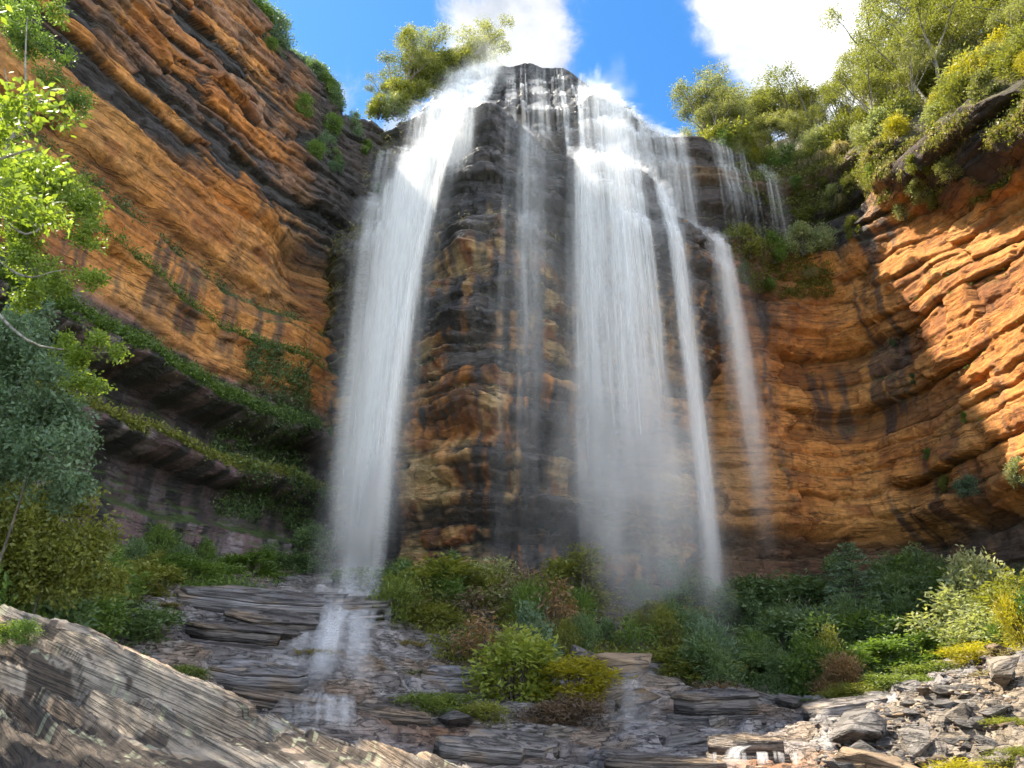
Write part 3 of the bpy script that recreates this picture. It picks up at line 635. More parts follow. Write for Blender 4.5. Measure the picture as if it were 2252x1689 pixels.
def fore_h(x, y):
    b = ff(x, y)
    c = fore_c(x, y); I = lambda a: a.astype(np.int64)
    # broken plates: rows of beds cut across by joints, each piece proud or low by a little
    k = np.floor(c / .11); f = c / .11 - k; bx = np.floor(x / 1.25 + _h(I(k) + 50, I(k) * 0, I(k) * 0, 431) * 5 + .12 * vn(x * 2, y * 2, 0, 432))
    o1 = (_h(I(bx) + 500, I(k) + 50, I(k) * 0, 433) - .5) * .085
    ter = (sstep(.80, .97, f) - f) * .14 + o1
    k2 = np.floor(c / .03); f2 = c / .03 - k2; bx2 = np.floor(x / .48 + _h(I(k2) + 50, I(k2) * 0, I(k2) * 0, 434) * 5 + .15 * vn(x * 4, y * 4, 0, 435))
    o2 = (_h(I(bx2) + 900, I(k2) + 50, I(k2) * 0, 436) - .5) * .026
    ter2 = (sstep(.70, .97, f2) - f2) * .036 + o2
    amp = np.clip(.8 + .7 * fbm(x * .5, y * .5, 0, 402, 2), .25, 1.4)
    h = b + ter * amp + ter2 * amp + .022 * fbm(x * 1.1, y * 1.7, 0, 403, 3) + .014 * np.abs(fbm(x * 5, y * 8, 0, 404, 4))
    # the long dark crack between the two tiers
    yc = 7.15 + .10 * vn(x * 1.3, 0, 0, 405) + .10 * (x + 3.4)
    crack = np.exp(-((y - yc) / .15) ** 2) * sstep(-5.2, -4.2, x) * sstep(-1.9, -2.6, x)
    return h - .6 * crack + .16 * sstep(0, .25, y - yc) * sstep(-5.4, -4.0, x) * sstep(-1.6, -2.8, x)
fx = np.linspace(-8.2, 1.8, 800); fy = np.linspace(3.2, 10.0, 560)
FX, FY = np.meshgrid(fx, fy); FZ = fore_h(FX, FY)
FV = np.stack([FX, FY, FZ], 2)
m1 = fbm(FX * .9 + FY * .5, FY * 1.8, 0, 421, 5); m2 = fbm(FX * 2.2, FY * 3.4, 0, 422, 4); m3 = fbm(FX * 5, FY * 5, 0, 423, 3)
fc = mixc(np.tile(np.array((.34, .28, .215)), (*FX.shape, 1)), np.array((.26, .235, .21)), np.clip(.5 + .8 * m1, 0, 1))
bq = fore_c(FX, FY) / .03
bk = np.floor(bq).astype(np.int64); bt = _h(bk, bk * 0, bk * 0, 7)
fc = fc * (.80 + .36 * bt)[..., None]
joint = sstep(.14, .0, np.abs(bq - np.floor(bq) - .9)) * sstep(-.3, .3, m2 + .4 * m3); fc = mixc(fc, np.array((.05, .04, .034)), joint * .75)
dirt = sstep(.0, .14, .35 * m1 + .55 * m2 + .45 * m3 - .10 + sstep(6.7, 5.9, FY + .35 * (FX + 3)) * 1.0 - .14 + .35 * np.exp(-((FX + 5.0) / 1.0) ** 2 - ((FY - 7.4) / .6) ** 2))
fc = mixc(fc, np.array((.065, .045, .032)), dirt * .9)
rustf = sstep(.1, .7, fbm(FX * .8, FY * 2.0, 0, 425, 4) + .1); fc = mixc(fc, np.array((.40, .22, .09)), rustf * (1 - dirt) * .32)
lich = sstep(.66, .74, vn(FX * 17, FY * 13, 0, 424) + .30 * m3 + .25 * m1); fc = mixc(fc, np.array((.36, .37, .25)), lich * .7)
fore = obj('foreground_slab', mesh_np('foreground_slab', FV, grid_faces(560, 800), M_fore, fc, {'wet': np.zeros(FX.size)}, smooth=False))
tag(fore, 'pale laminated rock slab with dirt and lichen, sloping across the near lower left', kind='structure')
def foreh1(x, y): return float(fore_h(np.array([[x]]), np.array([[y]]))[0, 0])

# ================================================================== FOLIAGE BUILDERS
def quads_leaf(c, d, w, length, width):
    """diamond leaves: c centre of base (n,3), d direction, w side vector"""
    d = d / (np.linalg.norm(d, axis=1, keepdims=True) + 1e-9)
    w = np.cross(d, w); w /= np.linalg.norm(w, axis=1, keepdims=True) + 1e-9
    L = length[:, None]; Wd = width[:, None]
    m = c + d * L * .45
    V = np.stack([c, m + w * Wd * .5, c + d * L, m - w * Wd * .5], 1)
    n = len(c); F = np.arange(n * 4).reshape(n, 4)
    return V.reshape(-1, 3), F
def rdir(r, n):
    a = r.normal(size=(n, 3)); return a / np.linalg.norm(a, axis=1, keepdims=True)
def leaf_cloud(r, blobs, n, length, width, droop=0.0, upb=0.0, shell=.55, clump=0):
    """leaves spread through ellipsoid blobs [(cx,cy,cz,rx,ry,rz)]; gathered in small sprays"""
    blobs = np.array(blobs, float); vol = (blobs[:, 3] * blobs[:, 4] * blobs[:, 5]) ** .67; pr = vol / vol.sum()
    C = []; D = []; T = []
    k = max(1, n // 9); b = r.choice(len(blobs), k, p=pr)
    dv = rdir(r, k); rad = shell + (1 - shell) * r.random(k) ** .6
    rad = rad * (.78 + .32 * vn(dv[:, 0] * 2.2 + b * 5, dv[:, 1] * 2.2, dv[:, 2] * 2.2, int(r.integers(999))))
    cen = blobs[b, :3] + dv * blobs[b, 3:] * rad[:, None]
    sp = length * 1.2
    per = np.repeat(np.arange(k), 9)
    c = cen[per] + r.normal(size=(len(per), 3)) * sp * .75
    dd = dv[per] * .8 + rdir(r, len(per)) * .9 + np.array((0, 0, upb - droop))
    tone = np.clip(r.random(k)[per] * .55 + r.random(len(per)) * .35 + .12 * dv[per, 2] + .1, 0, 1)
    ln = length * (.6 + .8 * r.random(len(per))); wd = width * (.7 + .6 * r.random(len(per)))
    V, F = quads_leaf(c, dd, rdir(r, len(per)), ln, wd)
    return V, F, np.repeat(tone, 4)
def blade_set(r, base, n, length, width, spread, hang, tone_lo=0., tone_hi=1.):
    """bent blades of grass from base points (k,3); hang<0 arches over and hangs"""
    k = len(base); i = r.integers(0, k, n); c = base[i] + r.normal(size=(n, 3)) * spread * .25
    a = r.random(n) * 6.283; out = np.stack([np.cos(a), np.sin(a), 0 * a], 1)
    L = (length * (.5 + .8 * r.random(n)))[:, None]; w = np.stack([-np.sin(a), np.cos(a), 0 * a], 1) * (width * (.6 + .8 * r.random(n)))[:, None] * .5
    up = np.array((0, 0, 1.0))
    lean = (.35 + .5 * r.random(n))[:, None]
    p1 = c + (out * lean * .5 + up * (.55 if hang >= 0 else .25)) * L * .6
    p2 = p1 + (out * lean * .6 + up * (.35 if hang >= 0 else hang)) * L * .6
    V = np.stack([c - w, c + w, p1 + w * .7, p1 - w * .7, p2 + w * .12, p2 - w * .12], 1).reshape(-1, 3)
    o = np.arange(n)[:, None] * 6
    F = np.concatenate([o + np.array([[0, 1, 2, 3]]), o + np.array([[3, 2, 4, 5]])], 0)
    t = np.repeat(np.clip(tone_lo + (tone_hi - tone_lo) * r.random(n), 0, 1), 6)
    return V, F, t
def tube(path, rads, sides=6):
    path = np.array(path, float); n = len(path); V = []
    for i in range(n):
        t = path[min(i + 1, n - 1)] - path[max(i - 1, 0)]; t /= np.linalg.norm(t) + 1e-9
        a = np.cross(t, (0.3, 1, 0.1)); a /= np.linalg.norm(a) + 1e-9; b = np.cross(t, a)
        for k in range(sides):
            q = 6.2832 * k / sides; V.append(path[i] + (a * math.cos(q) + b * math.sin(q)) * rads[i])
    F = [[i * sides + k, i * sides + (k + 1) % sides, (i + 1) * sides + (k + 1) % sides, (i + 1) * sides + k] for i in range(n - 1) for k in range(sides)]
    return np.array(V), np.array(F)
def joinVF(lst):
    V, F, o = [], [], 0
    for a, b in lst: V.append(a); F.append(b + o); o += len(a)
    return np.concatenate(V), np.concatenate(F)
def wiggle(r, a, b, n, amt):
    t = np.linspace(0, 1, n)[:, None]; p = np.array(a) * (1 - t) + np.array(b) * t
    j = np.cumsum(r.normal(size=(n, 3)) * amt, axis=0); j -= j[0]; j = j * t
    return p + j * (1 - .3 * t)

class Kind:            # a plant prototype: meshes for woody part and leaves, unit height about 1
    pass
def kind_gum(seed, n=2200, leaf=.040, tall=1.0):
    r = np.random.default_rng(seed); parts = []; blobs = []
    fork = .30 + .15 * r.random(); lean = r.normal(size=2) * .09
    top = np.array((lean[0], lean[1], fork)); p = wiggle(r, (0, 0, -.06), top, 6, .012)
    parts.append(tube(p, np.linspace(.018, .013, 6), 5))
    nb = int(r.integers(4, 7))
    for i in range(nb):
        a = 6.28 * (i + r.random() * .6) / nb; rad = .10 + .22 * r.random(); hh = .62 + .36 * r.random()
        if i == 0: rad, hh = .05, .97
        e = np.array((lean[0] * 2 + math.cos(a) * rad, lean[1] * 2 + math.sin(a) * rad, hh)); q = wiggle(r, p[-1 - int(r.integers(0, 2))], e, 7, .018)
        parts.append(tube(q, np.linspace(.010, .003, 7), 4))
        for j in range(2):
            m = q[3 + j] ; e2 = m + np.array((r.normal() * .10, r.normal() * .10, .08 + .1 * r.random())); q2 = wiggle(r, m, e2, 4, .01); parts.append(tube(q2, np.linspace(.005, .002, 4), 3))
            s_ = .055 + .045 * r.random(); blobs.append((*e2, s_ * 1.2, s_ * 1.2, s_ * .62))
        for j in range(2):
            s_ = .06 + .06 * r.random(); c = q[-1] + r.normal(size=3) * (.05, .05, .02); blobs.append((*c, s_ * 1.25, s_ * 1.25, s_ * .65))
    V, F, t = leaf_cloud(r, blobs, n, leaf, leaf * .34, droop=.35, shell=.35)
    return joinVF(parts), (V, F, t)
def kind_shrub(seed, n=2600, leaf=.055, wide=.34, fine=False, upb=.25, stems=6, asp=.45):
    r = np.random.default_rng(seed); parts = []; blobs = []
    for i in range(stems + 3):
        a = 6.28 * r.random(); rad = wide * (r.random() ** .6) * .85; hh = (.95 - .5 * (rad / wide) ** 2) * (.72 + .3 * r.random())
        e = np.array((math.cos(a) * rad, math.sin(a) * rad, hh)); q = wiggle(r, (r.normal() * .02, r.normal() * .02, -.08), e * (1, 1, .9), 5, .02)
        parts.append(tube(q, np.linspace(.014, .003, 5), 4))
        s_ = wide * (.32 + .24 * r.random()); blobs.append((e[0], e[1], max(e[2] - s_ * .5, s_ * .6), s_, s_, s_ * .85))
    for i in range(4):
        a = 6.28 * r.random(); blobs.append((math.cos(a) * wide * .6, math.sin(a) * wide * .6, .17, wide * .4, wide * .4, .2))
    V, F, t = leaf_cloud(r, blobs, n, leaf, leaf * (asp if not fine else .16), upb=upb, shell=.5)
    return joinVF(parts), (V, F, t)
def kind_tiered(seed, n=4500):
    r = np.random.default_rng(seed); parts = [tube(wiggle(r, (0, 0, -.05), (0, 0, 1), 7, .004), np.linspace(.02, .003, 7), 6)]; C = []; D = []
    for k in range(13):
        h = .30 + .69 * (k / 12) ** .85; rad = .40 * (1.03 - h) ** .75
        for i in range(int(7 + 5 * (1 - h) * 2)):
            a = 6.28 * r.random(); e = np.array((math.cos(a) * rad, math.sin(a) * rad, h - .06 * rad + .02 * r.random()))
            parts.append(tube(np.array([(0, 0, h - .02), e * (.5, .5, 1) + (0, 0, .008), e]), np.array((.005, .004, .002)), 3))
            m = int(26 * (.4 + rad * 2)); tt = r.random(m)[:, None] ** .6; pt = np.array((0, 0, h)) * (1 - tt) + e * tt + r.normal(size=(m, 3)) * (.022, .022, .006)
            C.append(pt); D.append(np.tile((math.cos(a), math.sin(a), .25), (m, 1)) + rdir(r, m) * .7)
    C = np.concatenate(C); D = np.concatenate(D); n = len(C)
    V, F = quads_leaf(C, D, rdir(r, n), .042 * (.6 + .8 * r.random(n)), .014 * (.6 + .8 * r.random(n)))
    return joinVF(parts), (V, F, np.repeat(np.clip(r.random(n), 0, 1), 4))
def kind_tuft(seed, n=420, hang=.2, length=.7, width=.022, spread=.35):
    r = np.random.default_rng(seed); base = r.normal(size=(10, 3)) * (spread * .5, spread * .5, .01)
    V, F, t = blade_set(r, base, n, length, width, spread * .5, hang)
    return None, (V, F, t)
def kind_fern(seed, fronds=11):
    r = np.random.default_rng(seed); C = []; D = []
    for i in range(fronds):
        a = 6.28 * (i + r.random() * .5) / fronds; o = np.array((math.cos(a), math.sin(a), 0)); sd = np.array((-math.sin(a), math.cos(a), 0)); L = .8 + .3 * r.random()
        for k in range(16):
            t = (k + 1) / 17; p = o * L * t * .85 + np.array((0, 0, .9 * t - .75 * t * t)) * L
            for sg in (-1, 1): C.append(p); D.append(sd * sg + o * .45)
    C = np.array(C); D = np.array(D); n = len(C)
    V, F = quads_leaf(C, D, np.tile((0, 0, 1.0), (n, 1)) + rdir(r, n) * .2, .22 * np.ones(n), .06 * np.ones(n))
    return None, (V, F, np.repeat(r.random(n), 4))
PROTO = {}
def proto(key, make, leafname, woodname, bark):
    wood, lf = make
    PROTO[key] = (mesh_np(woodname, wood[0], wood[1], bark) if wood else None, mesh_np(leafname, lf[0], lf[1], LM['green'], None, {'leaf': lf[2]}, smooth=False), leafname, woodname)
for i in range(5): proto('gum%d' % i, kind_gum(500 + i, 6000, .025), 'crown', 'trunk', M_bark)
for i in range(4): proto('shrub%d' % i, kind_shrub(520 + i, 3600, .062), 'foliage', 'stem', M_barkd)
for i in range(3): proto('fine%d' % i, kind_shrub(540 + i, 3600, .10, fine=True, upb=.7), 'foliage', 'stem', M_barkd)
for i in range(2): proto('wide%d' % i, kind_shrub(550 + i, 3400, .075, .6), 'foliage', 'stem', M_barkd)
for i in range(2): proto('sparse%d' % i, kind_shrub(560 + i, 800, .085, .42, upb=-.5, stems=8, asp=.36), 'foliage', 'stem', M_barkd)
proto('tier0', kind_tiered(570), 'crown', 'trunk', M_barkd)
for i in range(2): proto('tuft%d' % i, kind_tuft(580 + i), 'foliage', 'stem', M_barkd)
for i in range(2): proto('hang%d' % i, kind_tuft(590 + i, 520, -1.0, .8, .02, .3), 'foliage', 'stem', M_barkd)
for i in range(2): proto('fern%d' % i, kind_fern(600 + i), 'frond', 'stem', M_barkd)
def plant(name, loc, h, key, mat, label, cat, group=None, wide=1.0, rz=None):
    wood, lf, ln, wn = PROTO[key]
    o = empty(name, loc, random.uniform(0, 6.28) if rz is None else rz); o.scale = (h * wide, h * wide, h)
    tag(o, label, cat, group)
    if wood: obj(wn, wood, o)
    f = obj(ln, lf, o); f.material_slots[0].link = 'OBJECT'; f.material_slots[0].material = LM[mat]
    return o
def ground_plant(px, pytop, Y, wpx, key, mat, name, label, cat='shrub', group=None, sink=.1):
    p = P(px, pytop, Y); g = gz1(p.x, Y); h = max(p.z - g, .35)
    wpr = {'shrub': .72, 'fine': .72, 'wide': 1.25, 'sparse': .85, 'gum': .6, 'tier': .8, 'tuft': 1.1, 'hang': 1.0, 'fern': 1.7}[key.rstrip('0123456789')]
    wm = wpx / FPX * p.length / (pdir(px, pytop).length) * 1.0 * (Y / pdir(px, pytop).y) / (p.length / pdir(px, pytop).length)
    return plant(name, (p.x, Y, g - sink), h + sink, key, mat, label, cat, group, wide=np.clip(wm / (h * wpr), .35, 4.0))

# ================================================================== PLANTS ON THE VALLEY FLOOR
SP = [  # px, top py, depth, width px, kind, leaves, name, label
    (1135, 1372, 37.0, 190, 'shrub0', 'lime', 'shrub', 'bright yellow green sunlit shrub in the middle of the rock shelf'),
    (1168, 1332, 38.6, 110, 'shrub1', 'blue', 'shrub', 'slim grey green shrub just behind the bright yellow green one'),
    (1262, 1438, 36.6, 160, 'shrub2', 'yellow', 'shrub', 'golden shrub touching the right side of the bright yellow green one'),
    (1250, 1520, 34.6, 130, 'fine0', 'heath', 'shrub', 'brown heathy bush standing at the edge of the stone shelf'),
    (1195, 1540, 34.2, 110, 'fine1', 'heath', 'shrub', 'low reddish brown bush left of the taller heathy bush'),
    (1072, 1345, 41.5, 150, 'sparse0', 'dry', 'shrub', 'dead looking shrub with hanging tan leaves above the grey shelf'),
    (1222, 1275, 46.0, 120, 'sparse1', 'dry', 'shrub', 'dead shrub with orange brown leaves under the middle of the buttress'),
    (985, 1228, 49.5, 210, 'shrub3', 'olive', 'shrub', 'broad olive shrub at the foot of the buttress'),
    (1092, 1226, 51.0, 140, 'shrub0', 'pale', 'shrub', 'pale topped shrub at the foot of the buttress right of the olive one'),
    (1270, 1205, 51.5, 150, 'shrub1', 'olive', 'shrub', 'olive shrub beside the right main fall under the rock'),
    (945, 1325, 46.0, 120, 'fine2', 'olive', 'shrub', 'rounded olive bush below the broad olive shrub'),
    (885, 1238, 50.5, 120, 'shrub2', 'dark', 'shrub', 'dark green shrub right of where the left main fall lands'),
    (1040, 1290, 48.0, 130, 'sparse1', 'heath', 'shrub', 'twiggy brown shrub between the olive shrub and the dead one'),
    (800, 1250, 52.5, 130, 'shrub3', 'green', 'shrub', 'green shrub seen through the foot of the left main fall'),
    (960, 1512, 34.0, 170, 'wide0', 'moss', 'shrub', 'low mossy green bush on the left of the shelf bushes'),
    (1062, 1540, 33.6, 120, 'wide1', 'olive', 'shrub', 'low brownish green bush between mossy bush and bright shrub'),
    (1150, 1590, 31.6, 60, 'fern0', 'bright', 'fern', 'small bright fern among stones in front of the shelf bushes'),
    (1330, 1480, 37.4, 90, 'sparse0', 'straw', 'shrub', 'thin straw coloured twiggy shrub right of the golden one'),
    (925, 1450, 38.5, 80, 'tuft0', 'moss', 'grass_tussock', 'green grass tussock on the dark shelf left of the shelf bushes'),
    (905, 1390, 42.0, 90, 'tuft1', 'straw', 'grass_tussock', 'straw grass tussock hanging on the ledge below the dark green shrub'),
    # right, beneath the cliff
    (1480, 1310, 52.0, 130, 'shrub0', 'olive', 'shrub', 'olive shrub behind the slender jet of water'),
    (1560, 1275, 54.5, 130, 'shrub1', 'dark', 'shrub', 'dark shrub right of the slender jet, against the cliff foot'),
    (1650, 1262, 56.0, 140, 'shrub2', 'dark', 'shrub', 'dark green bush against orange cliff foot, left of the bushes below the layered tree'),
    (1745, 1262, 53.0, 150, 'shrub3', 'dark', 'shrub', 'dark green bush directly left of the layered tree'),
    (1862, 1198, 50.0, 175, 'tier0', 'blue', 'conical_tree', 'blue green conical tree with layered branches before the orange cliff'),
    (1800, 1330, 46.5, 150, 'shrub0', 'dark', 'shrub', 'dark shrub in front of the layered tree'),
    (1700, 1350, 47.5, 160, 'shrub1', 'dark', 'shrub', 'wide dark shrub in the middle of the right thicket'),
    (1895, 1340, 46.8, 150, 'shrub2', 'green', 'shrub', 'green shrub below the right side of the layered tree'),
    (1972, 1262, 50.0, 130, 'shrub3', 'dark', 'shrub', 'tall dark shrub right of the layered tree'),
    (2030, 1300, 48.5, 140, 'shrub0', 'dark', 'shrub', 'dark shrub between the tall dark one and the sunlit pale shrubs'),
    (1640, 1420, 44.0, 150, 'shrub1', 'dark', 'shrub', 'low dark shrub at left end of the right thicket'),
    (1750, 1430, 43.0, 150, 'shrub2', 'dark', 'shrub', 'low dark shrub at the front of the right thicket'),
    (1860, 1425, 42.6, 150, 'shrub3', 'green', 'shrub', 'low dense green shrub at front centre of the right thicket'),
    (1955, 1395, 43.5, 150, 'shrub0', 'green', 'shrub', 'olive edged shrub in shade beside the sunlit pale bushes'),
    (2045, 1390, 43.0, 130, 'shrub1', 'green', 'shrub', 'shaded shrub just left of the sunlit bushes'),
    (1545, 1440, 41.5, 130, 'shrub2', 'olive', 'shrub', 'misty olive shrub right of the slender jet foot'),
    (1490, 1420, 43.0, 120, 'shrub3', 'olive', 'shrub', 'misty olive shrub left of the slender jet foot'),
    (1590, 1495, 39.0, 130, 'fine0', 'heath', 'shrub', 'brownish bush above the grey channel rock'),
    (1832, 1432, 39.5, 90, 'fine1', 'dry', 'shrub', 'small rusty green bush standing before the right thicket'),
    (1765, 1500, 38.0, 110, 'fern1', 'green', 'fern', 'green fern at the rock edge before the right thicket'),
    (1875, 1500, 37.2, 140, 'fine2', 'olive', 'shrub', 'olive heath bush on the channel rock, left of the greener one'),
    (1965, 1472, 37.0, 150, 'wide0', 'moss', 'shrub', 'low green cushion bush on the channel rock'),
    (2040, 1452, 38.0, 130, 'wide1', 'moss', 'shrub', 'low green cushion bush at the shade edge of the sunlit slope'),
    (2135, 1412, 36.5, 150, 'fine0', 'yellow', 'shrub', 'sunlit yellow feathery bush above the rubble'),
    (2125, 1205, 45.0, 130, 'shrub2', 'pale', 'shrub', 'tall pale sunlit shrub at the right, before the cliff'),
    (2085, 1290, 43.0, 170, 'shrub0', 'pale', 'shrub', 'pale sunlit shrub below and left of the tall pale one'),
    (2205, 1262, 41.5, 160, 'shrub1', 'olive', 'shrub', 'sunlit green shrub right of the tall pale one'),
    (2245, 1330, 38.0, 140, 'shrub3', 'pale', 'shrub', 'pale shrub cut by the right edge of the view'),
    (2150, 1340, 40.5, 150, 'shrub1', 'pale', 'shrub', 'sunlit pale bush in the middle of the right slope'),
    (2195, 1430, 34.0, 150, 'sparse0', 'straw', 'shrub', 'dry straw coloured bush above the rubble at right'),
    (2160, 1490, 31.0, 130, 'sparse1', 'straw', 'shrub', 'wispy dry bush standing in the rubble'),
    (2232, 1575, 24.0, 110, 'wide0', 'olive', 'shrub', 'small olive bush in the rubble at the right edge'),
    (2225, 1640, 20.0, 120, 'fine1', 'olive', 'shrub', 'green heath bush at lower right corner'),
    (2120, 1668, 19.0, 120, 'fine2', 'yellow', 'shrub', 'yellow green bush at the bottom of the rubble'),
    # left
    (470, 1222, 47.0, 130, 'wide0', 'green', 'shrub', 'green bush above the wet grey slab'),
    (560, 1212, 50.0, 130, 'shrub1', 'green', 'shrub', 'bush in the middle of the bank under the purple rock'),
    (640, 1215, 54.0, 110, 'wide1', 'dark', 'shrub', 'dark bush on the bank next to the left main fall'),
    (692, 1150, 57.0, 90, 'shrub2', 'dark', 'shrub', 'dark tall bush in the corner left of the left main fall'),
    (395, 1218, 43.5, 120, 'shrub3', 'green', 'shrub', 'rounded green bush left on the bank under the purple rock'),
    (325, 1228, 38.0, 130, 'shrub0', 'olive', 'shrub', 'olive bush right of the leafy left thicket'),
    (240, 1215, 32.0, 170, 'shrub1', 'green', 'shrub', 'leafy green shrub at right of the left thicket'),
    (150, 1170, 27.0, 210, 'shrub2', 'dark', 'shrub', 'large dark shrub in the middle of the left thicket'),
    (50, 1110, 24.0, 230, 'shrub3', 'olive', 'shrub', 'large olive shrub at the left edge above the near slab'),
    (320, 1320, 33.0, 140, 'shrub0', 'dark', 'shrub', 'dark bush right above the ridge of the near slab'),
    (225, 1300, 27.0, 150, 'shrub1', 'green', 'shrub', 'green bush just behind the ridge of the near slab'),
    (110, 1250, 21.5, 200, 'shrub0', 'dark', 'shrub', 'low dark bush behind the highest part of the near slab'),
    (10, 1215, 19.0, 170, 'shrub2', 'green', 'shrub', 'green bush at the left edge behind the near slab'),
    (430, 1348, 41.0, 60, 'hang0', 'straw', 'grass_tussock', 'drooping straw tussock at left end of the wet grey slab'),
    (345, 1372, 36.0, 110, 'tuft0', 'moss', 'grass_tussock', 'green grass tussock left of the dark shelves'),
    (375, 1330, 38.0, 90, 'tuft1', 'straw', 'grass_tussock', 'pale grass tussock on the bank above the dark shelves'),
    (300, 1400, 31.0, 90, 'tuft1', 'moss', 'grass_tussock', 'mossy grass tussock just over the slab ridge'),
    (415, 1460, 30.0, 80, 'wide1', 'moss', 'shrub', 'mossy cushion bush in the gap between near slab and dark shelves'),
    (700, 1430, 35.0, 70, 'tuft0', 'straw', 'grass_tussock', 'straw grass in the cleft left of the small cascade'),
]
for i, (px, py, Y, w, k, m, nm, lb) in enumerate(SP):
    ground_plant(px, py, Y, w, k, m, nm, lb, {'shrub': 'shrub', 'fern': 'fern', 'grass_tussock': 'grass', 'conical_tree': 'tree'}[nm])
for (x, y, h, k, m, nm, lb) in ((-5.0, 7.55, .38, 'fern0', 'bright', 'fern', 'green fern growing in the dirt hollow of the near slab'),
                                (-4.72, 7.5, .30, 'wide0', 'green', 'shrub', 'small leafy plant beside the fern on the near slab'),
                                (-3.35, 5.15, .20, 'sparse0', 'green', 'shrub', 'tiny green seedling at the bottom left of the near slab')):
    plant(nm, (x, y, foreh1(x, y) - .02), h, k, m, lb, 'fern' if nm == 'fern' else 'plant')

# ================================================================== TREES ON THE RIM
G1 = 'gum trees on the slope right of the falls'
rr = random.Random(5)
def proj(p):
    c, s_ = math.cos(PITCH), math.sin(PITCH); dd = p[1] * c + p[2] * s_
    return CX + FPX * p[0] / dd, CY - FPX * (-p[1] * s_ + p[2] * c) / dd
def rim_s(x, y): return float(RW.s[np.argmin((RW.xy[:, 0] - x) ** 2 + (RW.xy[:, 1] - y) ** 2)])
named = [  # s, r, height, kind, leaves, label
    (12.6, 1.5, 6.5, 'gum0', 'gum', 'small gum tree nearest the falls on the right rim'),
    (11.9, 3.0, 10.0, 'gum1', 'gum', 'leaning gum tree reaching left over the blue sky'),
    (15.0, 5.0, 11.5, 'gum2', 'gum', 'round topped gum tree second from the falls'),
    (18.6, 7.0, 13.0, 'gum3', 'gum', 'tall gum tree below the left tip of the right cloud'),
    (21.5, 9.0, 13.0, 'gum4', 'gum', 'tall thin gum tree in the middle of the right skyline'),
    (25.5, 11.0, 13.5, 'gum0', 'gum', 'tallest open gum tree in front of the right cloud'),
    (30.0, 14.0, 13.0, 'gum1', 'gum', 'spreading gum tree at the top edge right of the cloud'),
]
for sx, r0, h, k, m, lb in named:
    p = RW.cap(sx, r0)
    while proj((p.x - h * .17, p.y, p.z + h * .8))[0] < 1515: sx += .4; p = RW.cap(sx, r0)
    plant('gum_tree', (p.x, p.y, p.z - .3), h, k, m, lb, 'tree', G1, wide=.95)
rest = 'slender gum tree in the sunlit wood on the slope right of the falls'
cnt = 0
for i in range(120):
    sx = 12.5 + 34 * rr.random() ** 1.5; r0 = 1.5 + 19 * rr.random() ** .9
    if sx < 15 and r0 > 5: continue
    if sx < 24 and rr.random() < .5: r0 = r0 * .5
    p = RW.cap(sx, r0)
    if proj((p.x - 1.6, p.y, p.z + 7))[0] < 1535: continue
    h = (6.0 + 5.5 * rr.random()) * (.72 + .35 * min(1, r0 / 8))
    plant('gum_tree', (p.x, p.y, p.z - .3), h, 'gum%d' % rr.randrange(5), rr.choice(['gum', 'gum', 'gum', 'olive']), rest, 'tree', G1, wide=.85 + .4 * rr.random())
G2 = 'shrubs of the sunlit slope right of the falls'
for i in range(66):
    sx = 10.5 + 44 * rr.random(); r0 = .3 + 16 * rr.random() ** 1.3
    p = RW.cap(sx, r0)
    if proj((p.x - 1, p.y, p.z + 2))[0] < 1545: continue
    yel = rr.random() < .25
    mt = 'yellow' if yel else rr.choice(['olive', 'olive', 'gum', 'pale', 'green'])
    plant('shrub', (p.x, p.y, p.z - .25), 2.0 + 2.6 * rr.random(), rr.choice(['shrub%d' % rr.randrange(4), 'fine%d' % rr.randrange(3)]), mt,
          {'yellow': 'golden yellow shrub', 'olive': 'olive green shrub', 'gum': 'grey green shrub', 'pale': 'pale dry shrub', 'green': 'fresh green shrub'}[mt] + ' under the gum trees right of the falls', 'shrub', G2, wide=.8 + .6 * rr.random())
for i in range(62):
    sx = (31 + 22 * rr.random()) if i < 34 else (14.5 + 13 * rr.random()); p = RW.cap(sx, .2 + 7 * rr.random() ** 1.2)
    if proj((p.x - 1, p.y, p.z + 2))[0] < 1545: continue
    mt = rr.choice(['olive', 'gum', 'pale', 'olive', 'yellow'])
    plant('shrub', (p.x, p.y, p.z - .3), 1.8 + 2.2 * rr.random(), rr.choice(['shrub%d' % rr.randrange(4), 'fine%d' % rr.randrange(3), 'wide%d' % rr.randrange(2)]), mt,
          {'yellow': 'golden yellow shrub', 'olive': 'olive green shrub', 'gum': 'grey green shrub', 'pale': 'pale dry shrub'}[mt] + ' on the rim right of the falls', 'shrub', 'shrubs along the rim of the right cliff', wide=.9 + .6 * rr.random())
# left of the lip
G3 = 'trees at the left end of the falls lip'
for (px, py, Y, h, k, m, lb) in ((862, 235, 66, 5.6, 'gum2', 'olive', 'leftmost tree at the left end of the falls lip'), (905, 215, 67, 5.6, 'gum4', 'olive', 'bushy tree second from left on the falls lip'),
                                 (950, 190, 68, 6.0, 'gum1', 'gum', 'tree beside the bare pole left of the white cascade'), (1000, 165, 69.5, 5.8, 'gum3', 'gum', 'tree right behind the start of the white cascade'), (1050, 150, 71, 5.6, 'gum0', 'gum', 'rightmost tree on the falls lip before the white cloud'),
                                 (925, 200, 66.5, 3.2, 'shrub1', 'olive', 'green bush under the lip trees'), (880, 235, 65, 2.8, 'shrub2', 'olive', 'bush at the foot of the leftmost lip tree'), (975, 180, 68.5, 3.4, 'shrub3', 'olive', 'yellowish bush at the edge of the white cascade')):
    q = P(px, py, Y); plant('gum_tree' if k.startswith('gum') else 'shrub', (q.x, q.y - 1.0, q.z - .6), h * 1.25, k, m, lb, 'tree' if k.startswith('gum') else 'shrub', G3, wide=1.25)
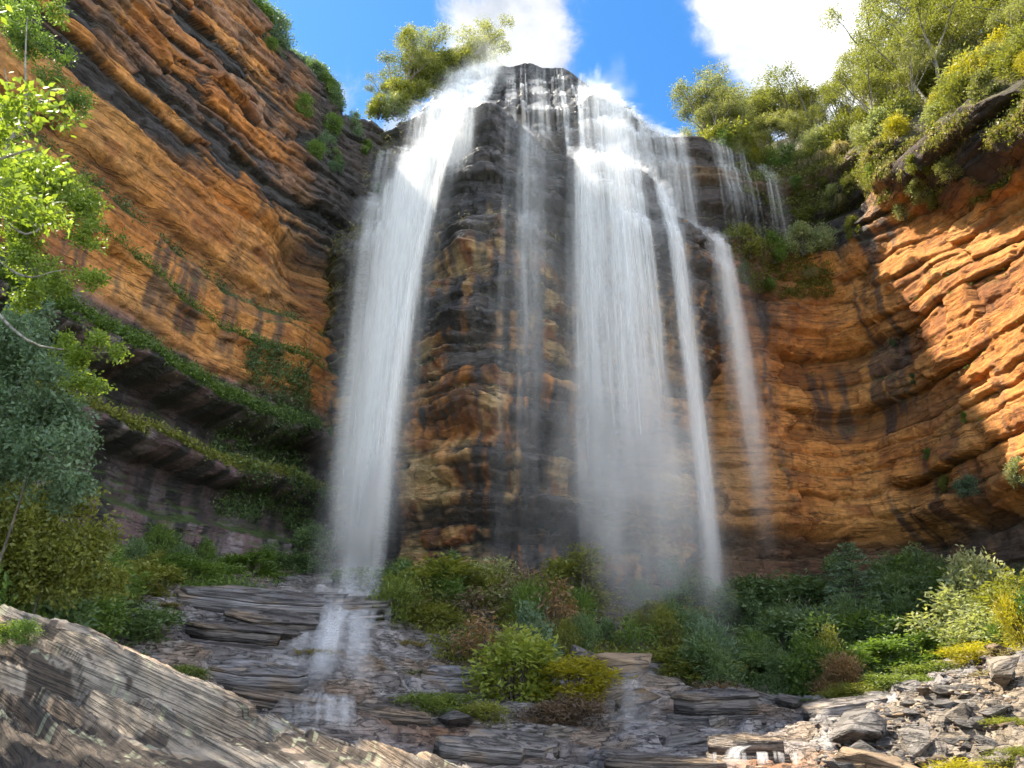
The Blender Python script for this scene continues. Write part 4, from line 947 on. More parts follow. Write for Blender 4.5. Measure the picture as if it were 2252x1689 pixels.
for i, (px, py, Y, h, k, m) in enumerate(((835, 255, 65, 2.6, 'shrub0', 'olive'), (858, 240, 65.5, 3.4, 'gum0', 'olive'), (885, 220, 66.5, 4.6, 'gum3', 'gum'), (928, 205, 67.5, 5.2, 'gum0', 'olive'), (945, 195, 67.5, 3.4, 'shrub0', 'olive'), (990, 175, 68.5, 4.4, 'gum4', 'gum'), (1015, 165, 69, 3.0, 'shrub2', 'olive'), (905, 225, 66, 3.0, 'fine0', 'olive'), (1035, 150, 70.5, 3.6, 'fine1', 'gum'), (870, 250, 64.5, 2.2, 'fine2', 'pale'))):
    q = P(px, py, Y); plant('gum_tree' if k.startswith('gum') else 'shrub', (q.x, q.y - .6, q.z - .7), h * 1.2, k, m, 'small tree in the clump at the left end of the lip' if k.startswith('gum') else 'bush in the clump at the left end of the lip', 'tree' if k.startswith('gum') else 'shrub', G3, wide=1.3)
q = P(965, 190, 68.5); pole = np.array([(0, 0, -1), (.05, 0, 3), (-.05, 0, 6.2)]); V_, F_ = tube(pole, (.09, .06, .02), 6)
b2 = tube(np.array([(.03, 0, 3.6), (.5, .1, 4.5)]), (.04, .015), 4); V_, F_ = joinVF([(V_, F_), b2])
dt = obj('dead_tree', mesh_np('dead_tree', V_, F_, M_barkd), None, q); tag(dt, 'bare dead pole of a tree sticking up above the lip trees', 'tree')
# left rim
G4 = 'dark shrubs hanging over the rim of the left cliff'
Ls = LW.s
def ls_at(y): return float(np.interp(y, LW.xy[:, 1], LW.s))
for i in range(46):
    y = 45.5 + 14 * rr.random(); r0 = rr.random() ** 1.6 * 5; p = LW.cap(ls_at(y), r0)
    drop = rr.random() ** 2 * 1.4 if r0 < 1.2 else 0
    k = rr.choice(['shrub0', 'shrub1', 'shrub2', 'shrub3', 'wide0', 'gum2', 'gum4'])
    plant('shrub' if not k.startswith('gum') else 'gum_tree', (p.x + LW.n[0][0] * .0, p.y, p.z - .3 - drop), 2.2 + 2.4 * rr.random(), k, rr.choice(['dark', 'dark', 'green', 'blue']),
          'dark shaded bush on the rim of the left cliff' if not k.startswith('gum') else 'small dark tree on the rim of the left cliff', 'shrub' if not k.startswith('gum') else 'tree', G4, wide=1.0)
# hanging shrubs on the left wall below the rim and in the corner
V0 = LEFT_SRC['V'].reshape(-1, 3); N0 = LEFT_SRC['N'].reshape(-1, 3)
rg = np.random.default_rng(91)
sel = np.where((V0[:, 1] > 50) & (V0[:, 2] > 46) & (N0[:, 2] > .05))[0]
G5 = 'dark bushes clinging to the upper left cliff beside the falls'
for i in rg.choice(sel, 20):
    p = V0[i]; plant('shrub', (p[0], p[1], p[2] - .2), 1.3 + 1.6 * rg.random(), 'shrub%d' % rg.integers(4), ('dark', 'blue', 'green')[rg.integers(3)], 'dark bush clinging to the upper left cliff beside the falls', 'shrub', G5, wide=1.1)
# shrubs on the right ledge below the side falls and along the dark lip
def on_right(px, py):
    d = pdir(px, py); v = RIGHT_SRC['V'].reshape(-1, 3); n = v / np.linalg.norm(v, axis=1, keepdims=True)
    return v[np.argmax(n @ np.array(d.normalized()))]
for (px, py, h, k, m, lb) in ((1765, 318, 2.6, 'hang0', 'straw', 'left one of the hanging straw skirts on the rim'), (1800, 312, 2.8, 'hang1', 'straw', 'middle one of the hanging straw skirts on the rim'), (1845, 318, 2.6, 'hang0', 'straw', 'right one of the hanging straw skirts on the rim'), (1650, 560, 3.6, 'shrub0', 'olive', 'leftmost bush on the ledge under the side falls'), (1705, 575, 3.4, 'shrub1', 'green', 'grey green bush second from left on the ledge under the side falls'), (1765, 555, 3.8, 'shrub2', 'pale', 'pale bush in the middle of the ledge under the side falls'),
                              (1820, 545, 3.2, 'fine0', 'pale', 'pale feathery bush at the right of the ledge under the side falls'), (1880, 515, 2.2, 'shrub3', 'olive', 'small olive bush right of the ledge, above the orange rock'), (1990, 480, 2.6, 'shrub0', 'pale', 'pale sunlit bush on the dark band above the orange overhang'),
                              (1780, 600, 1.8, 'hang0', 'straw', 'hanging straw tussock below the ledge bushes'), (1690, 625, 2.2, 'hang1', 'green', 'hanging green tussock on the wet black stain'), (1640, 620, 2.4, 'shrub1', 'dark', 'dark bush below the left end of the ledge'),
                              (1850, 440, 2.2, 'hang1', 'straw', 'straw tussock on the dark band left of the pale sunlit bush'), (1780, 430, 2.0, 'fine1', 'olive', 'olive bush on the dark band above the ledge'), (1920, 410, 2.4, 'fine2', 'olive', 'olive bush under the rim trees on the dark band'),
                              (2060, 445, 1.8, 'shrub2', 'green', 'green bush on the lip of the orange overhang'), (2120, 925, .9, 'shrub3', 'bright', 'small bright plant on the sunlit ledge of the right cliff'), (2130, 1085, 1.6, 'wide1', 'blue', 'grey green cushion on the sunlit right cliff'), (2080, 1075, 1.3, 'shrub1', 'olive', 'olive cushion left of the grey green one on the right cliff'), (2240, 1060, 2.2, 'shrub0', 'pale', 'pale bush on the right cliff at the edge of the view'),
                              (2040, 1005, .9, 'shrub2', 'green', 'tiny green plant in a crack of the right cliff at the shade edge'), (2010, 840, 1.0, 'shrub3', 'dark', 'dark plant in a crack of the right cliff'), (1960, 760, .8, 'shrub1', 'dark', 'small dark plant high in the right cliff')):
    p = on_right(px, py); plant('shrub' if not k.startswith('hang') else 'grass_tussock', (p[0] - .1, p[1] - .25, p[2] - .25), h, k, m, lb, 'shrub' if not k.startswith('hang') else 'grass', None, wide=1.0)

rb = random.Random(77)
for i in range(26):
    px, py = rb.uniform(1735, 2090), rb.uniform(345, 520)
    if py > 520 - abs(px - 1800) * .25 or py < 395 - (px - 1740) * .12: continue
    p = on_right(px, py); m = rb.choice(['olive', 'pale', 'olive', 'green', 'gum'])
    plant('shrub', (p[0] - .1, p[1] - .3, p[2] - .4), rb.uniform(1.2, 2.4), rb.choice(['shrub0', 'shrub1', 'shrub2', 'shrub3', 'fine0', 'fine1', 'wide0']), m, {'olive': 'olive', 'pale': 'pale', 'green': 'green', 'gum': 'grey green'}[m] + ' bush on the dark rock band right of the side falls', 'shrub', 'bushes on the dark rock band right of the side falls', wide=1.2)

# ================================================================== LEDGE COVER (grass, ferns and moss nobody could count)
def scatter(name, label, src, mask, dens, blen, bw, hang, mat, seed, cat='plants', spread=.25, leafy=0, tl=0., th_=1.):
    r = np.random.default_rng(seed); Vv = src['V'].reshape(-1, 3); idx = np.where(mask.ravel())[0]
    if len(idx) == 0: return None
    b = Vv[r.choice(idx, min(len(idx), dens), replace=False)]
    Vb, Fb, t = blade_set(r, b, len(b) * 7, blen, bw, spread, hang, tl, th_)
    if leafy:
        n = len(b) * leafy; i = r.integers(0, len(b), n); c = b[i] + r.normal(size=(n, 3)) * (.32, .32, .2) + (0, -.1, .12)
        V2, F2 = quads_leaf(c, rdir(r, n) + np.array((0, -.3, .3)), rdir(r, n), .24 * (.6 + .8 * r.random(n)), .10 * (.6 + .8 * r.random(n)))
        Fb = np.concatenate([Fb, F2 + len(Vb)]); Vb = np.concatenate([Vb, V2]); t = np.concatenate([t, np.repeat(r.random(n), 4)])
    o = obj(name, mesh_np(name, Vb, Fb, LM[mat], None, {'leaf': t}, smooth=False))
    return tag(o, label, cat, kind='stuff')
Lz, LN, Ln = LEFT_SRC['z'], LEFT_SRC['N'], LEFT_SRC['n2']; LY = LEFT_SRC['Y']
up = LN[..., 2] > .3
scatter('ledge_ferns', 'green ferns and grass along the big lower ledge of the left cliff', LEFT_SRC, up & (Lz > 20.0) & (Lz < 22.6) & (Ln > -.6), 4200, .6, .04, -.4, 'green', 1, leafy=7)
scatter('ledge_ferns', 'green grass along the lowest mossy ledge of the left cliff', LEFT_SRC, up & (Lz > 15.6) & (Lz < 17.6) & (Ln > -.7), 3200, .55, .04, -.5, 'olive', 2, leafy=5)
scatter('ledge_moss', 'thin green line of plants along the orange left cliff', LEFT_SRC, (LN[..., 2] > .2) & (Lz > 26.4) & (Lz < 27.9), 1300, .35, .04, -.2, 'green', 3, leafy=5)
scatter('ledge_moss', 'dark plants on the ledge under the smooth orange face', LEFT_SRC, (LN[..., 2] > .2) & (Lz > 29.8) & (Lz < 32.2) & (Ln > -.1), 900, .35, .03, -.3, 'dark', 4, leafy=4)
scatter('corner_ferns', 'dense dark green growth in the corner left of the main fall', LEFT_SRC, (LY > 53.0) & (LEFT_SRC['V'][..., 2] > 13) & (LEFT_SRC['V'][..., 2] < 27) & (Ln > -.3) & (LY + .3 * LEFT_SRC['V'][..., 2] < 66 + 0 * LY), 3400, .5, .03, -.3, 'dark', 5, leafy=7)
scatter('hanging_grass', 'pale hanging grass over the lower left ledge', LEFT_SRC, up & (Lz > 20.0) & (Lz < 20.9) & (np.abs(LY - 45) < 1.6), 160, 1.3, .03, -1.5, 'straw', 6)
bz, bX = BUT_SRC['z'], BUT_SRC['X']; bN = BUT_SRC['N']; bn = BUT_SRC['n2']
scatter('ledge_grass', 'yellow green grass tufts down the left shoulder of the buttress', BUT_SRC, (bX < -11.0) & (bz > 34) & (bz < 62) & (bN[..., 2] > .15) & (bn > -.15), 1100, .7, .035, -.8, 'straw', 7, leafy=2)
scatter('ledge_moss', 'moss and small plants on the left shoulder of the buttress', BUT_SRC, (bX < -10.5) & (bz > 30) & (bz < 62) & (bN[..., 2] > .1) & (bn > 0), 1000, .5, .03, -.4, 'olive', 8, leafy=4)
scatter('ledge_plants', 'sparse plants on the small ledges of the buttress', BUT_SRC, (bX > -9) & (bX < 6) & (bz > 20) & (bz < 40) & (bN[..., 2] > .45) & (bn > .15), 260, .6, .035, -.6, 'straw', 9, leafy=2)
rm, rN, rn = RIGHT_SRC['rim'], RIGHT_SRC['N'], RIGHT_SRC['n2']; rV = RIGHT_SRC['V']
scatter('rim_grass', 'straw and green tussocks hanging along the dark rim of the right cliff', RIGHT_SRC, (rm < 5.5) & (rV[..., 0] > 27) & (rN[..., 2] > .0) & (rn > -.2), 3600, 1.0, .05, -.9, 'straw', 10, leafy=2)
scatter('rim_plants', 'olive plants along the rim of the right cliff', RIGHT_SRC, (rm < 7) & (rV[..., 0] > 24) & (rN[..., 2] > -.2) & (rn > -.2), 4200, .6, .05, -.2, 'olive', 11, leafy=9)
scatter('ledge_plants', 'green and grey plants covering the ledge under the side falls', RIGHT_SRC, (rV[..., 2] > 37) & (rV[..., 2] < 45.5) & (rV[..., 0] > 21) & (rV[..., 0] < 32) & (rn > -.25), 2000, .6, .035, -.6, 'olive', 12, leafy=5)
scatter('crack_plants', 'scattered small plants in the cracks of the right cliff', RIGHT_SRC, (rV[..., 2] > 14) & (rV[..., 2] < 34) & (rN[..., 2] > .5) & (rn > .1) & (rV[..., 0] > 19), 260, .35, .03, -.2, 'green', 13, leafy=4)
GS = dict(V=GV)
soilm = soil.reshape(GX.shape)
scatter('undergrowth', 'mixed green undergrowth on the bank left of the falls', GS, (GX < -9) & (GY > 26) & (soilm > .5) & (n1 > -.5), 5200, .6, .03, .1, 'green', 14, leafy=7)
scatter('undergrowth', 'low olive undergrowth at the foot of the buttress', GS, (GX > -9) & (GX < 9) & (GY > 41) & (GY < 56) & (soilm > .4), 1300, .45, .03, .1, 'olive', 15, leafy=6)
scatter('undergrowth', 'dark undergrowth beneath the right cliff', GS, (GX > 9) & (GY > 38) & (GY < 62) & (soilm > .3), 4200, .6, .03, .1, 'dark', 16, leafy=7)

# shrubs filling the gaps of the thickets
def filler(n, seed, xr, yr, kinds, mats, hr, label, group, ok=lambda x, y: True):
    r = random.Random(seed); c = 0
    while c < n:
        x, y = r.uniform(*xr), r.uniform(*yr)
        if not ok(x, y): continue
        m = r.choice(mats); words = {'olive': 'olive', 'dark': 'dark green', 'green': 'mid green', 'heath': 'brownish', 'dry': 'dry rusty', 'pale': 'pale green', 'blue': 'grey green', 'moss': 'mossy green', 'yellow': 'yellow green'}[m]
        plant('shrub', (x, y, gz1(x, y) - .15), r.uniform(*hr), r.choice(kinds), m, words + ' ' + label, 'shrub', group, wide=r.uniform(.85, 1.3)); c += 1
SH = ['shrub0', 'shrub1', 'shrub2', 'shrub3', 'fine0', 'fine1', 'fine2']
filler(30, 1, (-8, 8.5), (42, 56), SH + ['sparse0', 'sparse1'], ['olive', 'olive', 'green', 'heath', 'moss', 'dark'], (1.5, 3.2), 'shrub in the thicket at the foot of the buttress', 'shrubs in the thicket at the foot of the buttress')
filler(42, 2, (8.5, 31), (39.5, 60), SH, ['dark', 'dark', 'dark', 'green', 'olive', 'blue'], (1.8, 3.8), 'shrub in the shaded thicket below the right cliff', 'shrubs in the shaded thicket below the right cliff', lambda x, y: x < 8 + (y - 36) * 1.6)
filler(16, 5, (19, 33), (31, 46), SH, ['pale', 'yellow', 'olive', 'green', 'pale'], (1.4, 3.0), 'shrub on the sunlit bank at the right', 'shrubs on the sunlit bank at the right', lambda x, y: x > y * .56)
filler(30, 3, (-30, -13), (25, 57), SH + ['wide0'], ['dark', 'green', 'olive', 'green', 'moss'], (1.1, 2.6), 'shrub on the bank under the left cliff', 'shrubs on the bank under the left cliff', lambda x, y: x < -9 - .12 * y and (y > 47 or x < -.43 * y))

# ================================================================== NEAR LEFT TREE
def near_tree():
    r = np.random.default_rng(61); D = 13.0
    root = empty('leafy_tree', P(-60, 900, D)); tag(root, 'near leafy tree with pale branching trunk and bright yellow green leaves at the left edge', 'tree')
    base = np.array(root.location)
    def pp(x, y, Y=D): return np.array(P(x, y, Y)) - base
    br = [([(-60, 900), (-40, 640), (0, 474), (7, 395), (4, 344), (20, 309), (52, 275), (65, 244), (113, 199)], .11, .03), ([(20, 309), (72, 292)], .035, .015), ([(58, 250), (55, 130), (60, 40)], .03, .01), ([(20, 309), (18, 200), (10, 150)], .03, .01),
          ([(4, 350), (-20, 250), (-10, 120)], .05, .02), ([(0, 470), (60, 530), (110, 480), (160, 440), (200, 430)], .035, .008), ([(-20, 560), (60, 620), (130, 590), (190, 600)], .035, .008), ([(-40, 650), (60, 760), (150, 770), (230, 780), (285, 762)], .04, .006), ([(150, 770), (210, 830)], .012, .005)]
    tubes = []
    for pts, a, b in br:
        c = np.array([pp(x, y, D + .3 * math.sin(i * 2.1 + a * 50)) for i, (x, y) in enumerate(pts)]); c2, _ = resample(c, 14, 2)
        tubes.append(tube(c2, np.linspace(a, b, 14), 7))
    V, F = joinVF(tubes); obj('trunk', mesh_np('trunk', V, F, M_bark), root)
    def crown(spec, n, ln, wd, mat, sub=9):
        bl = []
        for (x, y, rp, dd) in spec:
            c = pp(x, y, D + dd); R_ = rp / FPX * (D + dd) / pdir(x, y).y
            for k in range(sub):
                q = rdir(r, 1)[0] * R_ * .75 * r.random() ** .5; s_ = R_ * (.22 + .2 * r.random()); bl.append((*(c + q), s_, s_, s_ * .75))
        V, F, t = leaf_cloud(r, bl, n, ln, wd, droop=.25, shell=.2)
        o = obj('crown', mesh_np('crown', V, F, LM[mat], None, {'leaf': t}, smooth=False), root); return o
    crown([(90, 420, 100, 0), (170, 440, 70, -.3), (40, 500, 70, .2), (190, 520, 50, 0), (20, 400, 60, .5), (60, 360, 50, 0)], 11000, .075, .045, 'bright')
    crown([(60, 90, 90, .5), (120, 30, 60, .5), (20, 30, 60, .8), (150, 250, 55, .3), (110, 170, 50, .3), (170, 210, 40, 0), (130, 110, 40, .2)], 8500, .07, .035, 'green', 8)
    crown([(40, 580, 70, .3), (120, 600, 60, 0), (200, 610, 45, -.2), (20, 250, 45, .2), (10, 300, 40, 0), (70, 650, 50, .4)], 6500, .07, .045, 'bright', 8)
    crown([(200, 775, 55, 0), (260, 770, 35, -.1), (150, 760, 40, .1), (215, 840, 35, 0), (160, 850, 30, 0)], 3600, .065, .042, 'bright', 7)
near_tree()
def near_bush(name, label, spec, D, n, ln, wd, mat, seed, sub=10):
    r = np.random.default_rng(seed); x0, y0 = spec[0][:2]; base = P(x0, y0 + 200, D); base.z = gz1(base.x, base.y)
    root = empty(name, base); tag(root, label, 'tree'); b = np.array(base); bl = []; tubes = []
    for (x, y, rp, dd) in spec:
        c = np.array(P(x, y, D + dd)) - b; R_ = rp / FPX * D / pdir(x, y).y
        if len(tubes) < 3: tubes.append(tube(wiggle(r, (r.normal() * .1, r.normal() * .1, -.3), c, 8, .06), np.linspace(.045, .01, 8), 5))
        for k in range(sub):
            q = rdir(r, 1)[0] * R_ * .8 * r.random() ** .5; s_ = R_ * (.25 + .2 * r.random()); bl.append((*(c + q), s_, s_, s_ * .8))
    V, F = joinVF(tubes); obj('trunk', mesh_np('trunk', V, F, M_barkd), root)
    V, F, t = leaf_cloud(r, bl, n, ln, wd, droop=.1, shell=.25)
    obj('crown', mesh_np('crown', V, F, LM[mat], None, {'leaf': t}, smooth=False), root)
def shade_tree():  # unseen tree, added to throw dappled shade over the near slab
    r = np.random.default_rng(93); root = empty('leafy_tree', (-9.6, 6.8, -.6)); tag(root, 'tree added just outside the left edge of the view to shade the near slab', 'tree')
    tubes = [tube(wiggle(r, (0, 0, -.5), (.6, .2, 5.5), 9, .08), np.linspace(.16, .07, 9), 7)]; bl = []
    for i in range(15):
        a = 6.28 * r.random(); e = np.array((1.4 + 2.3 * math.cos(a) * r.random() ** .5, .4 + 2.4 * math.sin(a) * r.random() ** .5, 6.6 + 1.5 * r.random())); tubes.append(tube(wiggle(r, (.5, .2, 4.2 + r.random()), e, 6, .06), np.linspace(.05, .012, 6), 5))
        for k in range(4): bl.append((*(e + r.normal(size=3) * (.5, .5, .25)), .45, .45, .28))
    V, F = joinVF(tubes); obj('trunk', mesh_np('trunk', V, F, M_bark), root)
    V, F, t = leaf_cloud(r, bl, 15000, .11, .06, droop=.2, shell=.2); obj('crown', mesh_np('crown', V, F, LM['bright'], None, {'leaf': t}, smooth=False), root)
shade_tree()
near_bush('small_tree', 'grey green small leaved tree filling the left edge below the bright leaves', [(60, 760, 110, 0), (30, 880, 110, .4), (120, 850, 70, -.4), (90, 960, 110, 0), (20, 1020, 100, .5), (150, 1000, 60, -.5), (180, 1060, 45, -.5), (40, 700, 70, .6), (100, 1060, 80, .3), (10, 780, 80, .8), (150, 920, 70, .4)], 16.0, 24000, .11, .058, 'blue', 71, 14)
near_bush('small_tree', 'olive leafed small tree below the grey green one at the left edge', [(60, 1120, 110, 0), (150, 1130, 80, .3), (20, 1200, 100, -.3), (130, 1200, 90, 0), (210, 1190, 60, .5), (80, 1260, 90, .2), (180, 1270, 70, .2), (0, 1280, 90, 0), (250, 1280, 50, .6), (20, 1120, 90, .6)], 19.0, 20000, .13, .065, 'olive', 72, 14)

# ================================================================== ROCKS
def boulder_mesh(name, seed, sub=12):
    r = np.random.default_rng(seed)
    bm = bmesh.new(); pts = []
    n = 9 + int(r.integers(0, 5))
    for i in range(n):
        a = rdir(r, 1)[0]; m = np.abs(a).max() ** .6; pts.append(bm.verts.new(tuple(a / m * (.42 + .1 * r.random()))))
    bmesh.ops.convex_hull(bm, input=pts)
    for v_ in [v_ for v_ in bm.verts if not v_.link_faces]: bm.verts.remove(v_)
    bmesh.ops.bevel(bm, geom=list(bm.edges), offset=.035, segments=1, affect='EDGES', profile=.6, clamp_overlap=True)
    bm.normal_update()
    me = bpy.data.meshes.new(name); bm.to_mesh(me); bm.free()
    c = np.ones((len(me.vertices), 4), np.float32); base = np.array(((.22, .185, .15), (.16, .145, .135), (.27, .19, .12), (.12, .108, .10), (.25, .22, .19))[seed % 5]); c[:, :3] = base * (.9 + .2 * r.random())
    at = me.color_attributes.new('tone', 'FLOAT_COLOR', 'POINT'); at.data.foreach_set('color', c.ravel())
    a2 = me.attributes.new('wet', 'FLOAT', 'POINT'); a2.data.foreach_set('value', np.full(len(me.vertices), .1, np.float32))
    me.materials.append(M_ledge); return me
BM = [boulder_mesh('stone', 800 + i) for i in range(10)]
rr = random.Random(17)
def put_stone(x, y, sx, sy, sz, me=None, parent=ground, name='stone', sink=.28, tilt=.25):
    o = obj(name, me or rr.choice(BM), parent, (x, y, gz1(x, y) + sz * (.5 - sink)))
    o.rotation_euler = (rr.uniform(-tilt, tilt), rr.uniform(-tilt, tilt), rr.uniform(0, 6.28)); o.scale = (sx, sy, sz); return o
# rubble slope at the right: 290 loose stones
k = 0
while k < 285:
    px = 1830 + 420 * rr.random(); py = 1500 + 190 * rr.random(); Y = np.interp(py, [1480, 1520, 1560, 1600, 1640, 1690], [36, 33, 29, 25, 21.5, 17.5]) + rr.uniform(-1, 1)
    if py < 1500 + (2252 - px) * .17: continue
    q = P(px, py, Y); s_ = (.24 + .66 * rr.random() ** 2.6) * Y / 27
    put_stone(q.x, Y, s_ * rr.uniform(.9, 1.7), s_ * rr.uniform(.7, 1.2), s_ * rr.uniform(.35, .7)); k += 1
def gravel(n, seed):
    r = random.Random(seed); Vs, Fs, Cs = [], [], []; o = 0; tri = []
    for me in BM:
        me.calc_loop_triangles(); tri.append((np.array([v_.co[:] for v_ in me.vertices]), np.array([t_.vertices[:] for t_ in me.loop_triangles])))
    c = 0
    while c < n:
        px = 1780 + 472 * r.random(); py = 1495 + 194 * r.random(); Y = np.interp(py, [1480, 1520, 1560, 1600, 1640, 1690], [36, 33, 29, 25, 21.5, 17.5]) + r.uniform(-2, 2)
        if py < 1490 + (2252 - px) * .15: continue
        q = P(px, py, Y); v_, f_ = r.choice(tri); s_ = r.uniform(.10, .34) * Y / 27; a = r.uniform(0, 6.28); ca, sa_ = math.cos(a), math.sin(a)
        w = v_ * np.array((r.uniform(.9, 1.8), r.uniform(.7, 1.1), r.uniform(.35, .8))) * s_; w = np.stack([w[:, 0] * ca - w[:, 1] * sa_, w[:, 0] * sa_ + w[:, 1] * ca, w[:, 2] + w[:, 0] * r.uniform(-.3, .3)], 1)
        Vs.append(w + np.array((q.x, Y, gz1(q.x, Y) + .05 * s_))); Fs.append(f_ + o); o += len(w)
        cc_ = np.array(r.choice(((.30, .26, .22), (.20, .18, .17), (.36, .26, .17), (.14, .12, .115), (.26, .19, .14)))) * r.uniform(.8, 1.15); Cs.append(np.tile(cc_, (len(w), 1))); c += 1
    ob = obj('gravel', mesh_np('gravel', np.concatenate(Vs), np.concatenate(Fs), M_ledge, np.concatenate(Cs), {'wet': np.zeros(o)}, smooth=False), ground); tag(ob, kind='stuff')
gravel(1500, 3)
def boulder(px, py, Y, sx, sy, sz, seed, label, tilt=.2, rz=None):
    q = P(px, py, Y); o = put_stone(q.x, Y, sx, sy, sz, BM[seed % 10], None, 'boulder', .25, tilt); tag(o, label, 'rock')
    if rz is not None: o.rotation_euler.z = rz
for a in ((1880, 1590, 26.5, 2.3, 1.6, 1.5, 1, 'large rounded grey boulder at the left edge of the rubble'), (1870, 1630, 24.5, 2.0, 1.4, 1.1, 3, 'dark boulder just below the large rounded one'), (1925, 1640, 23.5, 2.6, 1.3, .9, 2, 'tan flat boulder with orange top beside the rubble'),
          (2010, 1600, 24.5, 1.5, 1.2, .9, 4, 'pale block in the lower middle of the rubble'), (2120, 1560, 25.5, 1.9, 1.2, .9, 0, 'long tilted slab stone lying in the rubble'), (2080, 1680, 17.5, 2.2, 1.3, .9, 7, 'brown wedge of rock at the bottom of the rubble'), (2190, 1660, 17.8, 1.9, 1.2, .5, 9, 'flat pale slab at the lower right corner'),
          (2235, 1535, 27.5, 1.8, 1.4, 1.3, 5, 'big block under the dry bush at the right edge'), (1660, 1515, 38.0, 2.4, 1.5, 1.2, 6, 'dark block at the left end of the rock rim before the right thicket'), (1745, 1520, 37.4, 2.0, 1.3, .9, 8, 'dark triangular rock under the fern'), (1990, 1515, 35.5, 2.0, 1.3, .8, 1, 'grey block below the green cushion bush'),
          (1005, 1570, 31.8, 2.4, 1.4, .8, 3, 'flat grey block in front of the mossy bush'), (1085, 1575, 31.6, 1.3, .9, .7, 9, 'small grey block left of the bright fern'), (1225, 1600, 31.0, 1.4, 1.0, .7, 4, 'pale pointed stone below the brown heathy bush'), (1130, 1600, 31.0, 1.0, .8, .5, 5, 'small brown stone below the bright fern'),
          (1360, 1420, 40.5, 5.0, 2.6, 2.2, 2, 'large pale topped rock ledge under the right main fall'), (1290, 1390, 41.5, 3.4, 2.4, 2.6, 6, 'brown rock beside the dark hollow under the right fall'), (1390, 1515, 36.0, 3.2, 2.0, 1.2, 7, 'grey slanting rock right of the shelf bushes'), (1340, 1515, 35.5, 2.0, 1.4, .8, 0, 'pale rock with dry twigs right of the heathy bush'),
          (640, 1400, 38.5, 3.0, 2.0, 1.0, 8, 'wet dark block below the big grey slab'), (1500, 1590, 30.5, 2.2, 1.4, .7, 1, 'low pale rock left of the little spout'), (1570, 1560, 33.0, 2.0, 1.2, .6, 4, 'flat pale stone above the little spout')):
    boulder(*a)
# the shelf slabs: thick bedded plates lying on the shelves
def slab_mesh(name, seed, colr, wetv):
    """a plate of bedded rock: broken outline, two to four unequal beds with recessed joints, a rough top"""
    r = np.random.default_rng(seed); n = 56; ang = np.linspace(0, 2 * np.pi, n, endpoint=False)
    def outline():
        k = int(r.integers(5, 8)); a = np.sort((np.arange(k) + r.random(k) * .75) / k * 2 * np.pi); q = .5 * (.78 + .34 * r.random(k)); px_, py_ = np.cos(a) * q, np.sin(a) * q
        out = np.zeros(n)
        for i_, t in enumerate(ang):
            d_ = np.array((math.cos(t), math.sin(t))); best = 9
            for b in range(k):
                x1, y1, x2, y2 = px_[b], py_[b], px_[(b + 1) % k], py_[(b + 1) % k]; den = d_[0] * (y2 - y1) - d_[1] * (x2 - x1)
                if abs(den) < 1e-9: continue
                tt = (x1 * (y2 - y1) - y1 * (x2 - x1)) / den; u_ = (x1 * d_[1] - y1 * d_[0]) / den
                if tt > 0 and -1e-6 <= u_ <= 1 + 1e-6: best = min(best, tt)
            out[i_] = best if best < 9 else .4
        return out
    main = outline(); rows = []; nb = int(r.integers(2, 5)); cuts = np.r_[0, np.sort(r.random(nb - 1) * .8 + .1), 1]
    for b in range(nb):
        ro = .82 * main + .18 * outline() + .010 * fbm(np.cos(ang) * 9, np.sin(ang) * 9, b, seed + b, 3); ro = ro * (1 - .13 * b * r.random())
        for zz, f in ((cuts[b], .90), (cuts[b] + .01, .995), (lerp(cuts[b], cuts[b + 1], .55), 1.0), (cuts[b + 1] - .015, .99), (cuts[b + 1], .975)):
            rows.append(np.stack([np.cos(ang) * ro * f, np.sin(ang) * ro * f, np.full(n, zz) + .035 * fbm(np.cos(ang) * 5, np.sin(ang) * 5, zz * 9, seed + 4, 2)], 1))
    base = rows[-1].copy(); zt_ = base[:, 2].mean()
    for f in (.97, .80, .62, .44, .25, .02):
        q = base * (f, f, 1); q[:, 2] = zt_ + .05 * np.floor(3 * fbm(q[:, 0] * 4 + q[:, 1], q[:, 1] * 6, 0, seed + 9, 3)) * sstep(.97, .85, f) + .012 * fbm(q[:, 0] * 18, q[:, 1] * 18, 0, seed + 8, 2); rows.append(q)
    V = np.array(rows); k = len(rows)
    i = np.arange(k - 1)[:, None] * n + np.arange(n)[None]; j = np.arange(k - 1)[:, None] * n + (np.arange(n)[None] + 1) % n
    F = np.stack([i, j, j + n, i + n], 2).reshape(-1, 4)
    vv = V.reshape(-1, 3); t_ = fbm(vv[:, 0] * 4, vv[:, 1] * 4, vv[:, 2] * 3, seed, 4); c = mixc(np.tile(np.array(colr), (k * n, 1)), np.array((.30, .21, .13)), sstep(.1, .7, t_) * .7); c = mixc(c, np.array((.075, .068, .065)), sstep(-.1, -.7, t_) * .7)
    return mesh_np(name, vv, F, M_ledge, c, {'wet': np.full(k * n, wetv)}, smooth=False)
SL = [slab_mesh('rock_slab', 900 + i, ((.20, .19, .195), (.15, .135, .13), (.23, .21, .20), (.17, .13, .10))[i % 4], .8) for i in range(8)]
